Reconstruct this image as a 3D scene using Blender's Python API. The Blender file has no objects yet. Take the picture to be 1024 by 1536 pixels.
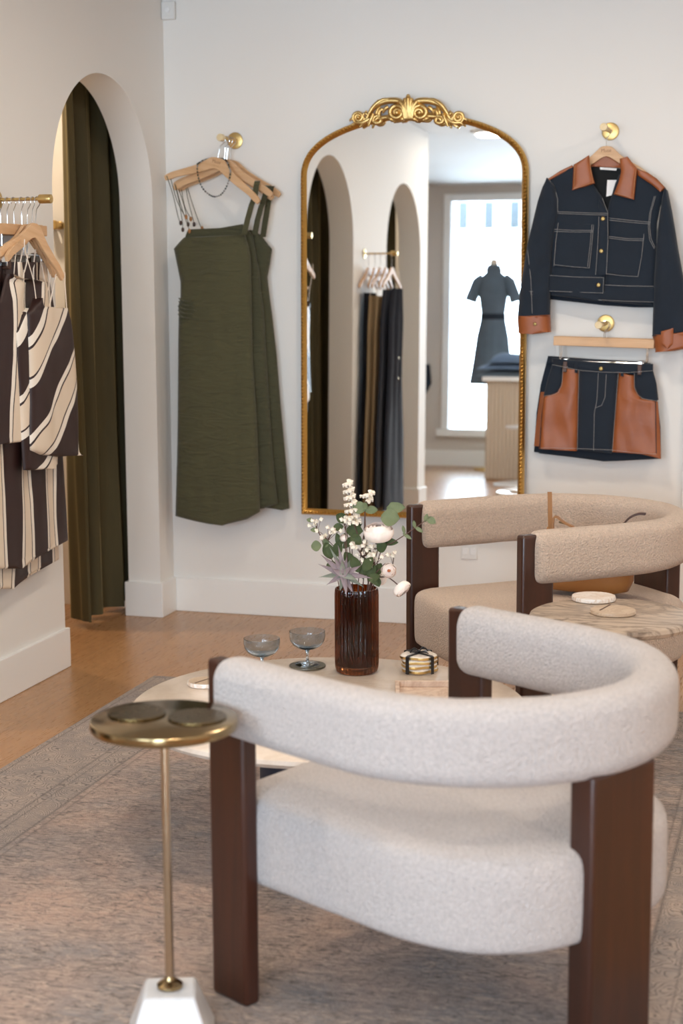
PW_CEIL, PW_FIT, SKY, EXPO = 10.0, 14.0, 19.5, 0.12
import bpy, bmesh, math, random
from math import sin, cos, pi, radians, sqrt
from mathutils import Vector, Matrix, noise, Euler
random.seed(7)
SC = bpy.context.scene
COL = SC.collection

# ------------------------------------------------------------------ camera
FOC = 2447.8
YAW, PIT, ROL = 0.283712, 0.145418, 0.00475962
CP = Vector((2.72186, -6.66414, 1.488))
_f = Vector((-sin(YAW)*cos(PIT), cos(YAW)*cos(PIT), -sin(PIT)))
_r = Vector((cos(YAW), sin(YAW), 0))
_d = _f.cross(_r)
CR = cos(ROL)*_r + sin(ROL)*_d
CD = -sin(ROL)*_r + cos(ROL)*_d
CF = _f
cam = bpy.data.cameras.new('camera')
cam.sensor_fit = 'VERTICAL'; cam.sensor_height = 36.0; cam.sensor_width = 24.0
cam.lens = FOC/1536*36.0
cam.clip_start = 0.05; cam.clip_end = 200
cam.dof.use_dof = True; cam.dof.focus_distance = 5.0; cam.dof.aperture_fstop = 3.3
camo = bpy.data.objects.new('camera', cam); COL.objects.link(camo)
camo.matrix_world = Matrix(((CR.x, -CD.x, -CF.x, CP.x), (CR.y, -CD.y, -CF.y, CP.y), (CR.z, -CD.z, -CF.z, CP.z), (0, 0, 0, 1)))
SC.camera = camo

def on(px, py, **k):
    """Measured photo coordinate -> metres, on a real plane of the room (X=, Y= or Z=)."""
    r = CR*((px-512)/FOC) + CD*((py-768)/FOC) + CF
    a, v = list(k.items())[0]
    i = 'XYZ'.index(a)
    return CP + r*((v-CP[i])/r[i])

# ------------------------------------------------------------------ objects
WM = {}
def tag(o, label, cat, group=None, kind=None):
    if label: o['label'] = label
    if cat: o['category'] = cat
    if group: o['group'] = group
    if kind: o['kind'] = kind
    return o

def empty(name, loc, label, cat, rz=0.0, group=None, rot=None):
    o = bpy.data.objects.new(name, None); COL.objects.link(o)
    o.empty_display_size = 0.05
    e = Euler(rot if rot else (0, 0, rz))
    o.location = loc; o.rotation_euler = e
    WM[o] = Matrix.Translation(Vector(loc)) @ e.to_matrix().to_4x4()
    return tag(o, label, cat, group)

def copy_tree(o, parent=None):
    c = o.copy(); COL.objects.link(c)
    if parent is not None:
        c.parent = parent
    for ch in [x for x in list(bpy.data.objects) if x.parent == o]:
        copy_tree(ch, c)
    return c

class MB:
    """Collects geometry; build() links it as ONE mesh object."""
    def __init__(s): s.v = []; s.f = []
    def add(s, vs, fs):
        b = len(s.v); s.v += [Vector(x) for x in vs]; s.f += [tuple(i+b for i in f) for f in fs]; return s
    def box(s, c, d, rz=0.0, M=None):
        hx, hy, hz = d[0]/2, d[1]/2, d[2]/2
        vs = [Vector((x, y, z)) for x in (-hx, hx) for y in (-hy, hy) for z in (-hz, hz)]
        R = M if M is not None else Matrix.Rotation(rz, 3, 'Z')
        vs = [R @ v + Vector(c) for v in vs]
        return s.add(vs, [(0, 1, 3, 2), (4, 6, 7, 5), (0, 4, 5, 1), (2, 3, 7, 6), (0, 2, 6, 4), (1, 5, 7, 3)])
    def bx(s, x0, x1, y0, y1, z0, z1):
        return s.box(((x0+x1)/2, (y0+y1)/2, (z0+z1)/2), (x1-x0, y1-y0, z1-z0))
    def grid(s, rows, closed_u=False, closed_v=False):
        n = len(rows); m = len(rows[0]); vs = [p for r in rows for p in r]; fs = []
        for i in range(n if closed_v else n-1):
            for j in range(m if closed_u else m-1):
                a, b = i, (i+1) % n; c, d = j, (j+1) % m
                fs.append((a*m+c, a*m+d, b*m+d, b*m+c))
        return s.add(vs, fs)
    def tube(s, path, r, seg=8, cap=True, flat=1.0, up=None):
        P = [Vector(p) for p in path]; n = len(P); rows = []
        rr = r if hasattr(r, '__len__') else [r]*n
        t0 = (P[1]-P[0]).normalized()
        a = Vector(up) if up else (Vector((0, 0, 1)) if abs(t0.z) < .9 else Vector((1, 0, 0)))
        nn = t0.cross(a).normalized()
        for i in range(n):
            t = (P[min(i+1, n-1)]-P[max(i-1, 0)]).normalized()
            nn = (nn - t*nn.dot(t)); nn = nn.normalized() if nn.length > 1e-6 else t.orthogonal().normalized()
            b = t.cross(nn)
            rows.append([P[i] + (nn*cos(2*pi*k/seg) + b*sin(2*pi*k/seg)*flat)*rr[i] for k in range(seg)])
        base = len(s.v); s.grid(rows, closed_u=True)
        if cap:
            s.f.append(tuple(base+k for k in range(seg))[::-1]); s.f.append(tuple(base+(n-1)*seg+k for k in range(seg)))
        return s
    def lathe(s, prof, c=(0, 0, 0), seg=40, M=None, rib=None, capb=True, capt=True):
        rows = []; c = Vector(c)
        for (r, z) in prof:
            row = []
            for k in range(seg):
                a = 2*pi*k/seg
                q = r*(1+(rib(a) if rib else 0))
                v = Vector((q*cos(a), q*sin(a), z))
                row.append((M @ v if M is not None else v) + c)
            rows.append(row)
        base = len(s.v); s.grid(rows, closed_u=True)
        if capb: s.f.append(tuple(base+k for k in range(seg))[::-1])
        if capt: s.f.append(tuple(base+(len(rows)-1)*seg+k for k in range(seg)))
        return s
    def ball(s, c, r, seg=12, rings=8, sc=(1, 1, 1), M=None):
        prof = [(max(1e-4, sin(pi*i/rings))*r, -cos(pi*i/rings)*r) for i in range(rings+1)]
        S = Matrix.Diagonal(sc)
        return s.lathe(prof, c, seg, (M @ S) if M is not None else S)
    def prism(s, pts, n):
        """closed polygon (3D points) extruded along vector n"""
        P = [Vector(p) for p in pts]; n = Vector(n); m = len(P)
        return s.add(P + [p+n for p in P], [tuple(range(m))[::-1], tuple(range(m, 2*m))] + [(i, (i+1) % m, m+(i+1) % m, m+i) for i in range(m)])
    def build(s, name, mat, parent=None, smooth=True, angle=40, bevel=0, bseg=2, sub=0, world=True, origin=None):
        me = bpy.data.meshes.new(name)
        V = s.v; loc = None
        if parent is not None and world:
            Mi = WM[parent].inverted(); V = [Mi @ v for v in V]
        elif parent is None:
            if origin is None:
                mn = [min(v[i] for v in V) for i in range(3)]; mx = [max(v[i] for v in V) for i in range(3)]
                origin = ((mn[0]+mx[0])/2, (mn[1]+mx[1])/2, mn[2])
            loc = Vector(origin); V = [v-loc for v in V]
        me.from_pydata([tuple(v) for v in V], [], s.f)
        bm = bmesh.new(); bm.from_mesh(me)
        bmesh.ops.recalc_face_normals(bm, faces=bm.faces); bm.to_mesh(me); bm.free()
        if smooth:
            me.shade_smooth(); me.set_sharp_from_angle(angle=radians(angle))
        me.materials.append(mat)
        o = bpy.data.objects.new(name, me); COL.objects.link(o)
        if parent is not None:
            o.parent = parent; WM[o] = WM[parent]
        else:
            o.location = loc; WM[o] = Matrix.Translation(loc)
        if bevel:
            b = o.modifiers.new('bevel', 'BEVEL'); b.width = bevel; b.segments = bseg; b.limit_method = 'ANGLE'; b.angle_limit = radians(35)
        if sub:
            b = o.modifiers.new('subsurf', 'SUBSURF'); b.levels = sub; b.render_levels = sub
        return o

def struct(o):
    o['kind'] = 'structure'; return o

def catmull(P, n, closed=False):
    P = [Vector(p) for p in P]; out = []; m = len(P)
    segs = m if closed else m-1
    for i in range(segs):
        if closed: p0, p1, p2, p3 = P[(i-1) % m], P[i], P[(i+1) % m], P[(i+2) % m]
        else: p0, p1, p2, p3 = P[max(i-1, 0)], P[i], P[i+1], P[min(i+2, m-1)]
        for k in range(n):
            t = k/n
            out.append(0.5*((2*p1)+(p2-p0)*t+(2*p0-5*p1+4*p2-p3)*t*t+(3*p1-p0-3*p2+p3)*t*t*t))
    if not closed: out.append(P[-1].copy())
    return out

def scan(poly, step):
    """y-monotone outline -> rows (y, xl, xr)"""
    ys = sorted(set(p[1] for p in poly)); y0, y1 = ys[0], ys[-1]
    n = max(2, int((y1-y0)/step)); Y = sorted(set([y0+(y1-y0)*i/n for i in range(n+1)] + ys))
    Z = [Y[0]]
    for y in Y[1:]:
        if y-Z[-1] > step*0.25 or y == y1: Z.append(y)
    rows = []; m = len(poly)
    for y in Z:
        xs = []
        for i in range(m):
            a, b = poly[i], poly[(i+1) % m]
            if a[1] == b[1]:
                if abs(a[1]-y) < 1e-6: xs += [a[0], b[0]]
            elif min(a[1], b[1])-1e-6 <= y <= max(a[1], b[1])+1e-6:
                xs.append(a[0]+(b[0]-a[0])*(y-a[1])/(b[1]-a[1]))
        rows.append((y, min(xs), max(xs)))
    return rows

def sheet(mb, rows, conv, nrm, nx=24, bulge=0.02, thick=0.006, wr=None, edge=0.5):
    """closed cloth panel: rows (y,xl,xr) in outline space, conv -> world, bulging along nrm"""
    N = Vector(nrm); F = []; B = []; n = len(rows)
    for i, (y, xl, xr) in enumerate(rows):
        v = i/(n-1); f = []; b = []
        for j in range(nx+1):
            u = j/nx; uu = 0.5-0.5*cos(pi*u)*(0.35)-(0.5-u)*0.65 if False else u
            P = conv(xl+(xr-xl)*uu, y)
            pr = max(0.0, 1-abs(2*uu-1)**2.6)**edge
            d = bulge*pr + (wr(uu, v, P)*min(1, 6*min(uu, 1-uu)+.15) if wr else 0)
            f.append(P+N*d); b.append(P-N*(thick+bulge*0.3*pr))
        F.append(f); B.append(b)
    m = nx+1; base = len(mb.v)
    mb.v += [p for r in F for p in r] + [p for r in B for p in r]
    o = n*m; g = mb.f
    for i in range(n-1):
        for j in range(nx):
            a = base+i*m+j
            g.append((a, a+1, a+m+1, a+m)); g.append((o+a, o+a+m, o+a+m+1, o+a+1))
        a = base+i*m; g.append((a, a+m, o+a+m, o+a)); a += nx; g.append((a, o+a, o+a+m, a+m))
    for j in range(nx):
        a = base+j; g.append((a, o+a, o+a+1, a+1)); a = base+(n-1)*m+j; g.append((a, a+1, o+a+1, o+a))
    return mb

def wrinkle(amp, sx, sz, seed=0, hem=0.0, folds=0):
    def w(u, v, P):
        a = noise.noise(Vector((P.x*sx+seed, P.y*sx+seed*1.7, P.z*sz)))
        b = noise.noise(Vector((P.x*sx*2.3+seed, P.y*sx*2.3, P.z*sz*2.3+9)))
        q = amp*(a+.5*b)
        if folds: q += hem*v*sin(u*folds*2*pi+seed)
        return q
    return w

# ------------------------------------------------------------------ materials
def lin(c):
    return tuple((x/12.92 if x <= .04045 else ((x+.055)/1.055)**2.4) for x in (k/255 for k in c))
class NT:
    def __init__(s, name):
        s.m = bpy.data.materials.new(name); s.m.use_nodes = True
        s.t = s.m.node_tree; s.n = s.t.nodes; s.bs = s.n['Principled BSDF']; s.out = s.n['Material Output']
        s._tc = None
    def node(s, ty, **k):
        n = s.n.new(ty)
        for a, b in k.items():
            setattr(n, a, b)
        return n
    def link(s, a, b): s.t.links.new(a, b)
    def tc(s):
        if not s._tc: s._tc = s.node('ShaderNodeTexCoord')
        return s._tc.outputs['Object']
    def mapping(s, scale=(1, 1, 1), rot=(0, 0, 0), loc=(0, 0, 0), src=None):
        m = s.node('ShaderNodeMapping'); m.inputs['Scale'].default_value = scale; m.inputs['Rotation'].default_value = rot; m.inputs['Location'].default_value = loc
        s.link(src or s.tc(), m.inputs['Vector']); return m.outputs[0]
    def noise(s, scale, detail=3, rough=.55, vec=None, dist=0):
        n = s.node('ShaderNodeTexNoise'); n.inputs['Scale'].default_value = scale; n.inputs['Detail'].default_value = detail; n.inputs['Roughness'].default_value = rough; n.inputs['Distortion'].default_value = dist
        s.link(vec or s.tc(), n.inputs['Vector']); return n.outputs['Fac']
    def voronoi(s, scale, vec=None, feature='F1', out='Distance'):
        n = s.node('ShaderNodeTexVoronoi', feature=feature); n.inputs['Scale'].default_value = scale
        s.link(vec or s.tc(), n.inputs['Vector']); return n.outputs[out]
    def wave(s, scale, dist=0, vec=None, det=2, dsc=1, dir='X'):
        n = s.node('ShaderNodeTexWave', bands_direction=dir); n.inputs['Scale'].default_value = scale; n.inputs['Distortion'].default_value = dist; n.inputs['Detail'].default_value = det; n.inputs['Detail Scale'].default_value = dsc
        s.link(vec or s.tc(), n.inputs['Vector']); return n.outputs['Fac']
    def ramp(s, fac, stops, interp='LINEAR'):
        n = s.node('ShaderNodeValToRGB'); cr = n.color_ramp; cr.interpolation = interp
        while len(cr.elements) < len(stops): cr.elements.new(0.5)
        for e, (p, c) in zip(cr.elements, stops):
            e.position = p; e.color = (*c, 1) if len(c) == 3 else c
        s.link(fac, n.inputs[0]); return n.outputs[0]
    def mix(s, fac, a, b, mode='MIX'):
        n = s.node('ShaderNodeMix', data_type='RGBA', blend_type=mode)
        for k, v in ((0, fac), (6, a), (7, b)):
            if isinstance(v, (int, float)): n.inputs[k].default_value = v
            elif isinstance(v, tuple): n.inputs[k].default_value = (*v, 1)
            else: s.link(v, n.inputs[k])
        return n.outputs[2]
    def math(s, op, a, b=None, c=None):
        n = s.node('ShaderNodeMath', operation=op)
        for i, v in enumerate((a, b, c)):
            if v is None: continue
            if isinstance(v, (int, float)): n.inputs[i].default_value = v
            else: s.link(v, n.inputs[i])
        return n.outputs[0]
    def sep(s, vec=None):
        n = s.node('ShaderNodeSeparateXYZ'); s.link(vec or s.tc(), n.inputs[0]); return n.outputs
    def bump(s, h, strength=.3, dist=.002, nrm=None):
        n = s.node('ShaderNodeBump'); n.inputs['Strength'].default_value = strength; n.inputs['Distance'].default_value = dist
        s.link(h, n.inputs['Height'])
        if nrm: s.link(nrm, n.inputs['Normal'])
        s.link(n.outputs[0], s.bs.inputs['Normal']); return n.outputs[0]
    def set(s, **k):
        for a, b in k.items():
            i = s.bs.inputs[a.replace('_', ' ')]
            if isinstance(b, (int, float)): i.default_value = b
            elif isinstance(b, tuple): i.default_value = (*b, 1) if (len(b) == 3 and len(i.default_value) == 4) else b
            else: s.link(b, i)
        return s

def simple(name, rgb, rough=.5, metal=0, var=.06, scale=30, bump=0, bscale=200, **k):
    t = NT(name); c = lin(rgb)
    f = t.noise(scale, 3)
    t.set(Base_Color=t.mix(f, tuple(x*(1-var) for x in c), tuple(min(1, x*(1+var)) for x in c)), Roughness=rough, Metallic=metal, **k)
    if bump: t.bump(t.noise(bscale, 4), bump, .001)
    return t.m
MAT = {}
def fabric(name, rgb, rough=.9, weave=900, var=.12, sheen=.2, vs=8):
    t = NT(name); c = lin(rgb)
    f = t.noise(vs, 4); g = t.noise(weave*.4, 2)
    col = t.mix(f, tuple(x*(1-var) for x in c), tuple(min(1, x*(1+var)) for x in c))
    col = t.mix(t.math('MULTIPLY', g, .5), col, tuple(x*.6 for x in c))
    t.set(Base_Color=col, Roughness=rough, Sheen_Weight=sheen, Sheen_Roughness=.5)
    w1 = t.wave(weave, 1.5, dir='X'); w2 = t.wave(weave, 1.5, dir='Z')
    t.bump(t.math('ADD', w1, w2), .25, .0006)
    return t.m
def boucle(name, rgb):
    t = NT(name); c = lin(rgb)
    v = t.voronoi(210, t.mapping(src=None), 'SMOOTH_F1'); n = t.noise(120, 5, .7)
    h = t.math('ADD', t.math('MULTIPLY', t.math('SUBTRACT', 1.0, v), .6), t.math('MULTIPLY', n, .9))
    f = t.noise(160, 4, .7)
    col = t.ramp(f, [(.25, tuple(x*.74 for x in c)), (.5, c), (.75, tuple(min(1, x*1.2) for x in c))])
    t.set(Base_Color=col, Roughness=.95, Sheen_Weight=.35, Sheen_Roughness=.6)
    t.bump(h, 1.0, .008)
    return t.m
def metal(name, rgb, rough=.25, bumpy=0, scale=60):
    t = NT(name); c = lin(rgb)
    t.set(Base_Color=t.mix(t.noise(scale, 3), tuple(x*.82 for x in c), c), Metallic=1.0,
          Roughness=t.math('ADD', t.math('MULTIPLY', t.noise(scale*2, 3), .12), rough))
    if bumpy: t.bump(t.noise(scale*3, 3), bumpy, .002)
    return t.m
def wood(name, a, b, scale=1.0, rough=.45, axis='Z', coat=0.0, ring=18):
    t = NT(name)
    sc = {'X': (.6, 9, 9), 'Y': (9, .6, 9), 'Z': (9, 9, .6)}[axis]
    m = t.mapping(tuple(x*scale for x in sc))
    n = t.noise(2.2, 6, .6, m, .8); fine = t.noise(22, 3, .6, m)
    col = t.mix(t.ramp(n, [(.3, (0, 0, 0)), (.7, (1, 1, 1))]), lin(a), lin(b))
    col = t.mix(t.math('MULTIPLY', fine, .35), col, tuple(x*.55 for x in lin(a)))
    t.set(Base_Color=col, Roughness=rough, Coat_Weight=coat, Coat_Roughness=.2)
    t.bump(fine, .12, .001)
    return t.m
def paint(name, rgb):
    t = NT(name); c = lin(rgb)
    t.set(Base_Color=t.mix(t.noise(3, 3), tuple(x*.985 for x in c), c), Roughness=.75)
    t.bump(t.noise(260, 3), .12, .001)
    return t.m
M_wall = paint('wall_paint', (238, 236, 232))
M_trim = simple('trim_paint', (240, 240, 238), .4, var=.01, scale=4)
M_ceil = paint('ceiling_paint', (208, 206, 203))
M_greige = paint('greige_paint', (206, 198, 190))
def floor_mat():
    t = NT('oak_floor')
    m = t.mapping((1, 1, 1), (0, 0, pi/2))
    b = t.node('ShaderNodeTexBrick'); t.link(m, b.inputs['Vector'])
    b.offset = .37; b.inputs['Scale'].default_value = 1; b.inputs['Brick Width'].default_value = 1.9; b.inputs['Row Height'].default_value = .19
    b.inputs['Mortar Size'].default_value = .0016; b.inputs['Mortar Smooth'].default_value = .2; b.inputs['Bias'].default_value = 0
    b.inputs['Color1'].default_value = (*lin((190, 146, 102)), 1); b.inputs['Color2'].default_value = (*lin((172, 126, 84)), 1); b.inputs['Mortar'].default_value = (*lin((112, 80, 54)), 1)
    g = t.mapping((14, .9, 14)); n = t.noise(2.4, 7, .62, g, 1.2); n2 = t.noise(14, 4, .6, g); n3 = t.noise(1.1, 3, .5, t.mapping((1.5, .5, 1)))
    col = t.mix(t.ramp(n, [(.35, (0, 0, 0)), (.72, (.55, .55, .55))]), b.outputs[0], lin((150, 106, 66)))
    col = t.mix(t.math('MULTIPLY', n2, .14), col, lin((120, 84, 56)))
    col = t.mix(t.math('MULTIPLY', n3, .35), col, lin((190, 146, 104)))
    t.set(Base_Color=col, Roughness=t.math('ADD', t.math('MULTIPLY', n2, .06), .25))
    t.bump(n2, .012, .001)
    return t.m
M_floor = floor_mat()
RX0, RX1, RY0, RY1 = .39, 2.75, -5.4, -1.172
def rug_mat():
    t = NT('rug_pile')
    geo = t.node('ShaderNodeNewGeometry'); P = geo.outputs['Position']; x, y, z = t.sep(P)
    dx = t.math('MINIMUM', t.math('SUBTRACT', x, RX0), t.math('SUBTRACT', RX1, x))
    dy = t.math('MINIMUM', t.math('SUBTRACT', y, RY0), t.math('SUBTRACT', RY1, y))
    d = t.math('MINIMUM', dx, dy)
    taupe, rose, slate, dark, sand = lin((184, 162, 148)), lin((206, 170, 150)), lin((138, 138, 142)), lin((58, 56, 56)), lin((222, 196, 178))
    big = t.noise(2.3, 4, .6, P); mid = t.noise(9, 5, .65, P, .8); fine = t.noise(60, 4, .7, P)
    st = t.mapping((1, 3.2, 1), src=P); streak = t.noise(13, 7, .8, st, 1.8); streak2 = t.noise(21, 7, .82, st, 1.6)
    col = t.mix(t.ramp(big, [(.38, (0, 0, 0)), (.62, (1, 1, 1))]), rose, slate)
    col = t.mix(t.ramp(mid, [(.35, (0, 0, 0)), (.7, (.75, .75, .75))]), col, taupe)
    # floral field: voronoi rosettes and curling vines
    wv = t.node('ShaderNodeVectorMath', operation='ADD'); sv = t.node('ShaderNodeVectorMath', operation='SCALE'); nz = t.node('ShaderNodeTexNoise'); nz.inputs['Scale'].default_value = 6; nz.inputs['Detail'].default_value = 3
    t.link(P, nz.inputs['Vector']); t.link(nz.outputs['Color'], sv.inputs[0]); sv.inputs['Scale'].default_value = .16
    t.link(P, wv.inputs[0]); t.link(sv.outputs[0], wv.inputs[1]); W = wv.outputs[0]
    r1 = t.voronoi(6.5, W); rings = t.math('SINE', t.math('MULTIPLY', r1, 52.0))
    e1 = t.voronoi(16, W, 'DISTANCE_TO_EDGE'); vine = t.ramp(e1, [(.0, (1, 1, 1)), (.05, (.7, .7, .7)), (.1, (0, 0, 0))])
    petals = t.ramp(rings, [(.55, (0, 0, 0)), (.8, (.75, .75, .75))])
    wear = t.ramp(t.noise(4.5, 5, .7, P, .5), [(.38, (.1, .1, .1)), (.62, (1, 1, 1))])
    col = t.mix(t.math('MULTIPLY', t.math('MULTIPLY', petals, wear), .55), col, dark)
    col = t.mix(t.math('MULTIPLY', t.math('MULTIPLY', vine, wear), .42), col, dark)
    col = t.mix(t.ramp(streak, [(.50, (0, 0, 0)), (.62, (.85, .85, .85))]), col, sand)
    col = t.mix(t.ramp(streak2, [(.51, (0, 0, 0)), (.60, (.92, .92, .92))]), col, dark)
    # border: guard stripes and a motif band
    bmask = t.ramp(d, [(.0, (1, 1, 1)), (.335, (1, 1, 1)), (.345, (0, 0, 0))])
    bp = t.mix(t.ramp(mid, [(.35, (0, 0, 0)), (.65, (1, 1, 1))]), lin((188, 168, 154)), lin((146, 138, 134)))
    rb = t.voronoi(12, W); bp = t.mix(t.ramp(t.math('SINE', t.math('MULTIPLY', rb, 70.0)), [(.5, (0, 0, 0)), (.8, (.8, .8, .8))]), bp, dark)
    bp = t.mix(t.ramp(streak2, [(.5, (0, 0, 0)), (.7, (.8, .8, .8))]), bp, sand)
    col = t.mix(bmask, col, bp)
    ln = t.ramp(d, [(.0, lin((150, 138, 128))), (.018, (0, 0, 0)), (.024, (1, 1, 1)), (.028, (0, 0, 0)), (.235, (0, 0, 0)), (.24, (1, 1, 1)), (.247, (0, 0, 0)), (.262, (0, 0, 0)), (.266, (.8, .8, .8)), (.27, (0, 0, 0)), (.33, (0, 0, 0)), (.335, (1, 1, 1)), (.342, (0, 0, 0)), (.355, (0, 0, 0)), (.36, (.8, .8, .8)), (.365, (0, 0, 0))])
    col = t.mix(t.math('MULTIPLY', ln, .75), col, dark)
    kn = t.voronoi(420, P); col = t.mix(t.math('MULTIPLY', kn, .5), col, tuple(k*.62 for k in taupe))
    t.set(Base_Color=col, Roughness=1.0, Sheen_Weight=.15)
    t.bump(t.math('ADD', t.math('MULTIPLY', kn, .7), t.math('MULTIPLY', fine, .6)), .7, .004)
    return t.m
M_rug = rug_mat()
M_boucle_lit = boucle('boucle_window_lit', (203, 194, 191))  # near chair: cool window light put into the boucle colour
M_boucle_dim = boucle('boucle_less_lit', (207, 183, 163))  # far chair: browner copy, weaker window light put into the colour
M_darkwood = wood('walnut_stain', (46, 22, 14), (72, 36, 22), 1.2, .34, 'Z', .25)
M_hangwood = wood('beech', (214, 170, 126), (230, 192, 150), 2.0, .5, 'X')
M_hangwood_y = wood('beech_side', (206, 166, 122), (224, 186, 142), 2.0, .5, 'Y')
M_pegwood = wood('pale_maple', (232, 208, 160), (244, 226, 184), 2.0, .5, 'Y')
M_brass = metal('satin_brass', (214, 182, 120), .3)
M_drinkbrass = metal('aged_brass', (168, 146, 108), .12, scale=14)
M_bronze = metal('bronze_coaster', (112, 94, 62), .22, .1, 40)
M_gold = metal('gilded_frame', (212, 168, 92), .28, .25, 40)
M_goldpale = metal('gilded_crest', (222, 188, 124), .3, .3, 50)
M_chrome = metal('polished_steel', (222, 224, 226), .1)
def mirror_mat():
    t = NT('mirror_silver'); t.set(Base_Color=(.9, .915, .91), Metallic=1.0, Roughness=t.math('MULTIPLY', t.noise(2.5, 4), .012)); return t.m
M_mirror = mirror_mat()
M_velvet = NT('olive_velvet')
def velvet():
    t = M_velvet; m = t.mapping((3, 3, .5)); n = t.noise(3, 5, .6, m, .6)
    t.set(Base_Color=t.mix(n, lin((54, 48, 26)), lin((84, 75, 43))), Roughness=.8, Sheen_Weight=1.0, Sheen_Roughness=.3, Sheen_Tint=lin((214, 190, 128)))
    t.bump(t.noise(300, 3), .2, .001); return t.m
M_velvet = velvet()
def linen(name, rgb):
    m = fabric(name, rgb, weave=700, var=.16)
    t = m.node_tree; b = [n for n in t.nodes if n.type == 'BUMP'][0]; bs = t.nodes['Principled BSDF']
    tc = t.nodes.new('ShaderNodeTexCoord'); mp_ = t.nodes.new('ShaderNodeMapping'); mp_.inputs['Scale'].default_value = (5, 5, 19); t.links.new(tc.outputs['Object'], mp_.inputs[0])
    nz = t.nodes.new('ShaderNodeTexNoise'); nz.inputs['Scale'].default_value = 1.6; nz.inputs['Detail'].default_value = 4; nz.inputs['Distortion'].default_value = 1.2; t.links.new(mp_.outputs[0], nz.inputs['Vector'])
    b2 = t.nodes.new('ShaderNodeBump'); b2.inputs['Strength'].default_value = .6; b2.inputs['Distance'].default_value = .02; t.links.new(nz.outputs['Fac'], b2.inputs['Height']); t.links.new(b.outputs[0], b2.inputs['Normal']); t.links.new(b2.outputs[0], bs.inputs['Normal'])
    return m
M_linen = linen('olive_linen', (78, 76, 50))
M_linen2 = linen('olive_linen_deep', (72, 71, 48))
def denim(name, rgb):
    t = NT(name); c = lin(rgb)
    tw = t.wave(620, .6, t.mapping((1, 1, 1), (0, radians(35), 0)), dir='X'); n = t.noise(420, 3, .7); b = t.noise(9, 4)
    col = t.mix(t.math('MULTIPLY', n, .55), c, tuple(min(1, x*1.9+.004) for x in c))
    col = t.mix(t.math('MULTIPLY', b, .6), col, tuple(x*.55 for x in c))
    t.set(Base_Color=col, Roughness=.88, Sheen_Weight=.1); t.bump(tw, .3, .0006); return t.m
M_denim = denim('indigo_denim', (17, 30, 44))
M_denim_light = denim('washed_denim', (92, 112, 138))
M_denim_grey = denim('grey_blue_denim', (84, 96, 106))
def leather(name, a, b, rough=.38):
    t = NT(name); n = t.noise(10, 5, .6)
    t.set(Base_Color=t.mix(n, lin(a), lin(b)), Roughness=t.math('ADD', t.math('MULTIPLY', n, .15), rough-.06), Specular_IOR_Level=.5)
    t.bump(t.math('ADD', t.voronoi(420), t.math('MULTIPLY', t.noise(14, 4), 2.0)), .22, .002); return t.m
M_leather = leather('cognac_leather', (128, 66, 30), (172, 98, 52))
M_tan = leather('tan_leather', (150, 100, 54), (172, 120, 66), .4)
M_brownleather = leather('brown_leather', (64, 38, 24), (84, 50, 32), .4)
M_thread = simple('pale_thread', (168, 166, 164), .8, var=.05)
M_rustthread = simple('tan_thread', (206, 160, 120), .8, var=.05)
M_black = simple('black_lining', (20, 22, 24), .9, var=.2)
M_white = simple('white_card', (240, 240, 240), .55, var=.01)
M_ink = simple('brown_ink', (150, 104, 70), .7, var=.05)
M_greyink = simple('grey_ink', (150, 150, 150), .7, var=.05)
M_plastic = simple('white_plastic', (230, 230, 228), .4, var=.01)
def marble(name, base, vein, scale=5, rough=.18, amt=.6, stretch=(1, 1, 1), rot=0):
    t = NT(name); m = t.mapping(stretch, (0, 0, rot)); n = t.noise(scale, 7, .62, m, 1.8)
    v = t.ramp(n, [(.42, (0, 0, 0)), (.5, (1, 1, 1)), (.58, (0, 0, 0))]); n2 = t.noise(scale*.5, 4, .6, m, 1)
    col = t.mix(t.math('MULTIPLY', t.math('MULTIPLY', v, n2), amt*2), lin(base), lin(vein))
    t.set(Base_Color=col, Roughness=rough); return t.m
M_marble = marble('cream_marble', (236, 222, 208), (206, 184, 164), 3.0, .2, .35)
M_travertine = marble('travertine', (190, 172, 154), (112, 96, 84), 3.4, .35, .8, (1, 4.5, 1), radians(35))
M_whitemarble = marble('white_marble', (238, 234, 230), (212, 188, 166), 9, .25, .9, (1, 6, 1), radians(20))
M_beigestone = marble('beige_stone', (206, 186, 164), (180, 154, 130), 14, .35, .6)
M_basewhite = marble('white_marble_base', (222, 222, 224), (206, 206, 208), 5, .3, .35)
M_navy = simple('navy_drum', (34, 42, 60), .5, var=.15)
def glass(name, rgb, ior=1.45, rough=0.0):
    t = NT(name); t.set(Base_Color=lin(rgb), Roughness=rough, IOR=ior, Transmission_Weight=1.0); return t.m
M_amber = glass('amber_glass', (130, 66, 28))
M_smoke = glass('smoke_blue_glass', (222, 235, 246), 1.42)
def petal(name, a, b, sss=.15):
    t = NT(name); t.set(Base_Color=t.mix(t.noise(40, 3), lin(a), lin(b)), Roughness=.7, Subsurface_Weight=sss, Subsurface_Radius=(.01, .006, .004)); t.bump(t.noise(160, 3), .15, .001); return t.m
M_petal = petal('blush_petals', (250, 232, 222), (252, 244, 238))
M_petal2 = petal('ivory_blooms', (236, 224, 204), (248, 240, 228))
M_leaf = petal('eucalyptus_green', (92, 104, 72), (124, 132, 96), .05)
M_leafd = petal('deep_leaf_green', (54, 68, 36), (80, 92, 52), .05)
M_lilac = petal('dusty_lilac', (122, 100, 108), (164, 152, 154), .05)
M_stem = simple('brown_stem', (92, 66, 58), .7)
M_yellow = simple('yellow_stamen', (214, 150, 40), .7)
M_ribbon = simple('black_ribbon', (22, 22, 26), .35, var=.2)
M_agate = marble('agate_slice', (240, 230, 216), (206, 196, 190), 18, .2, .6)
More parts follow.
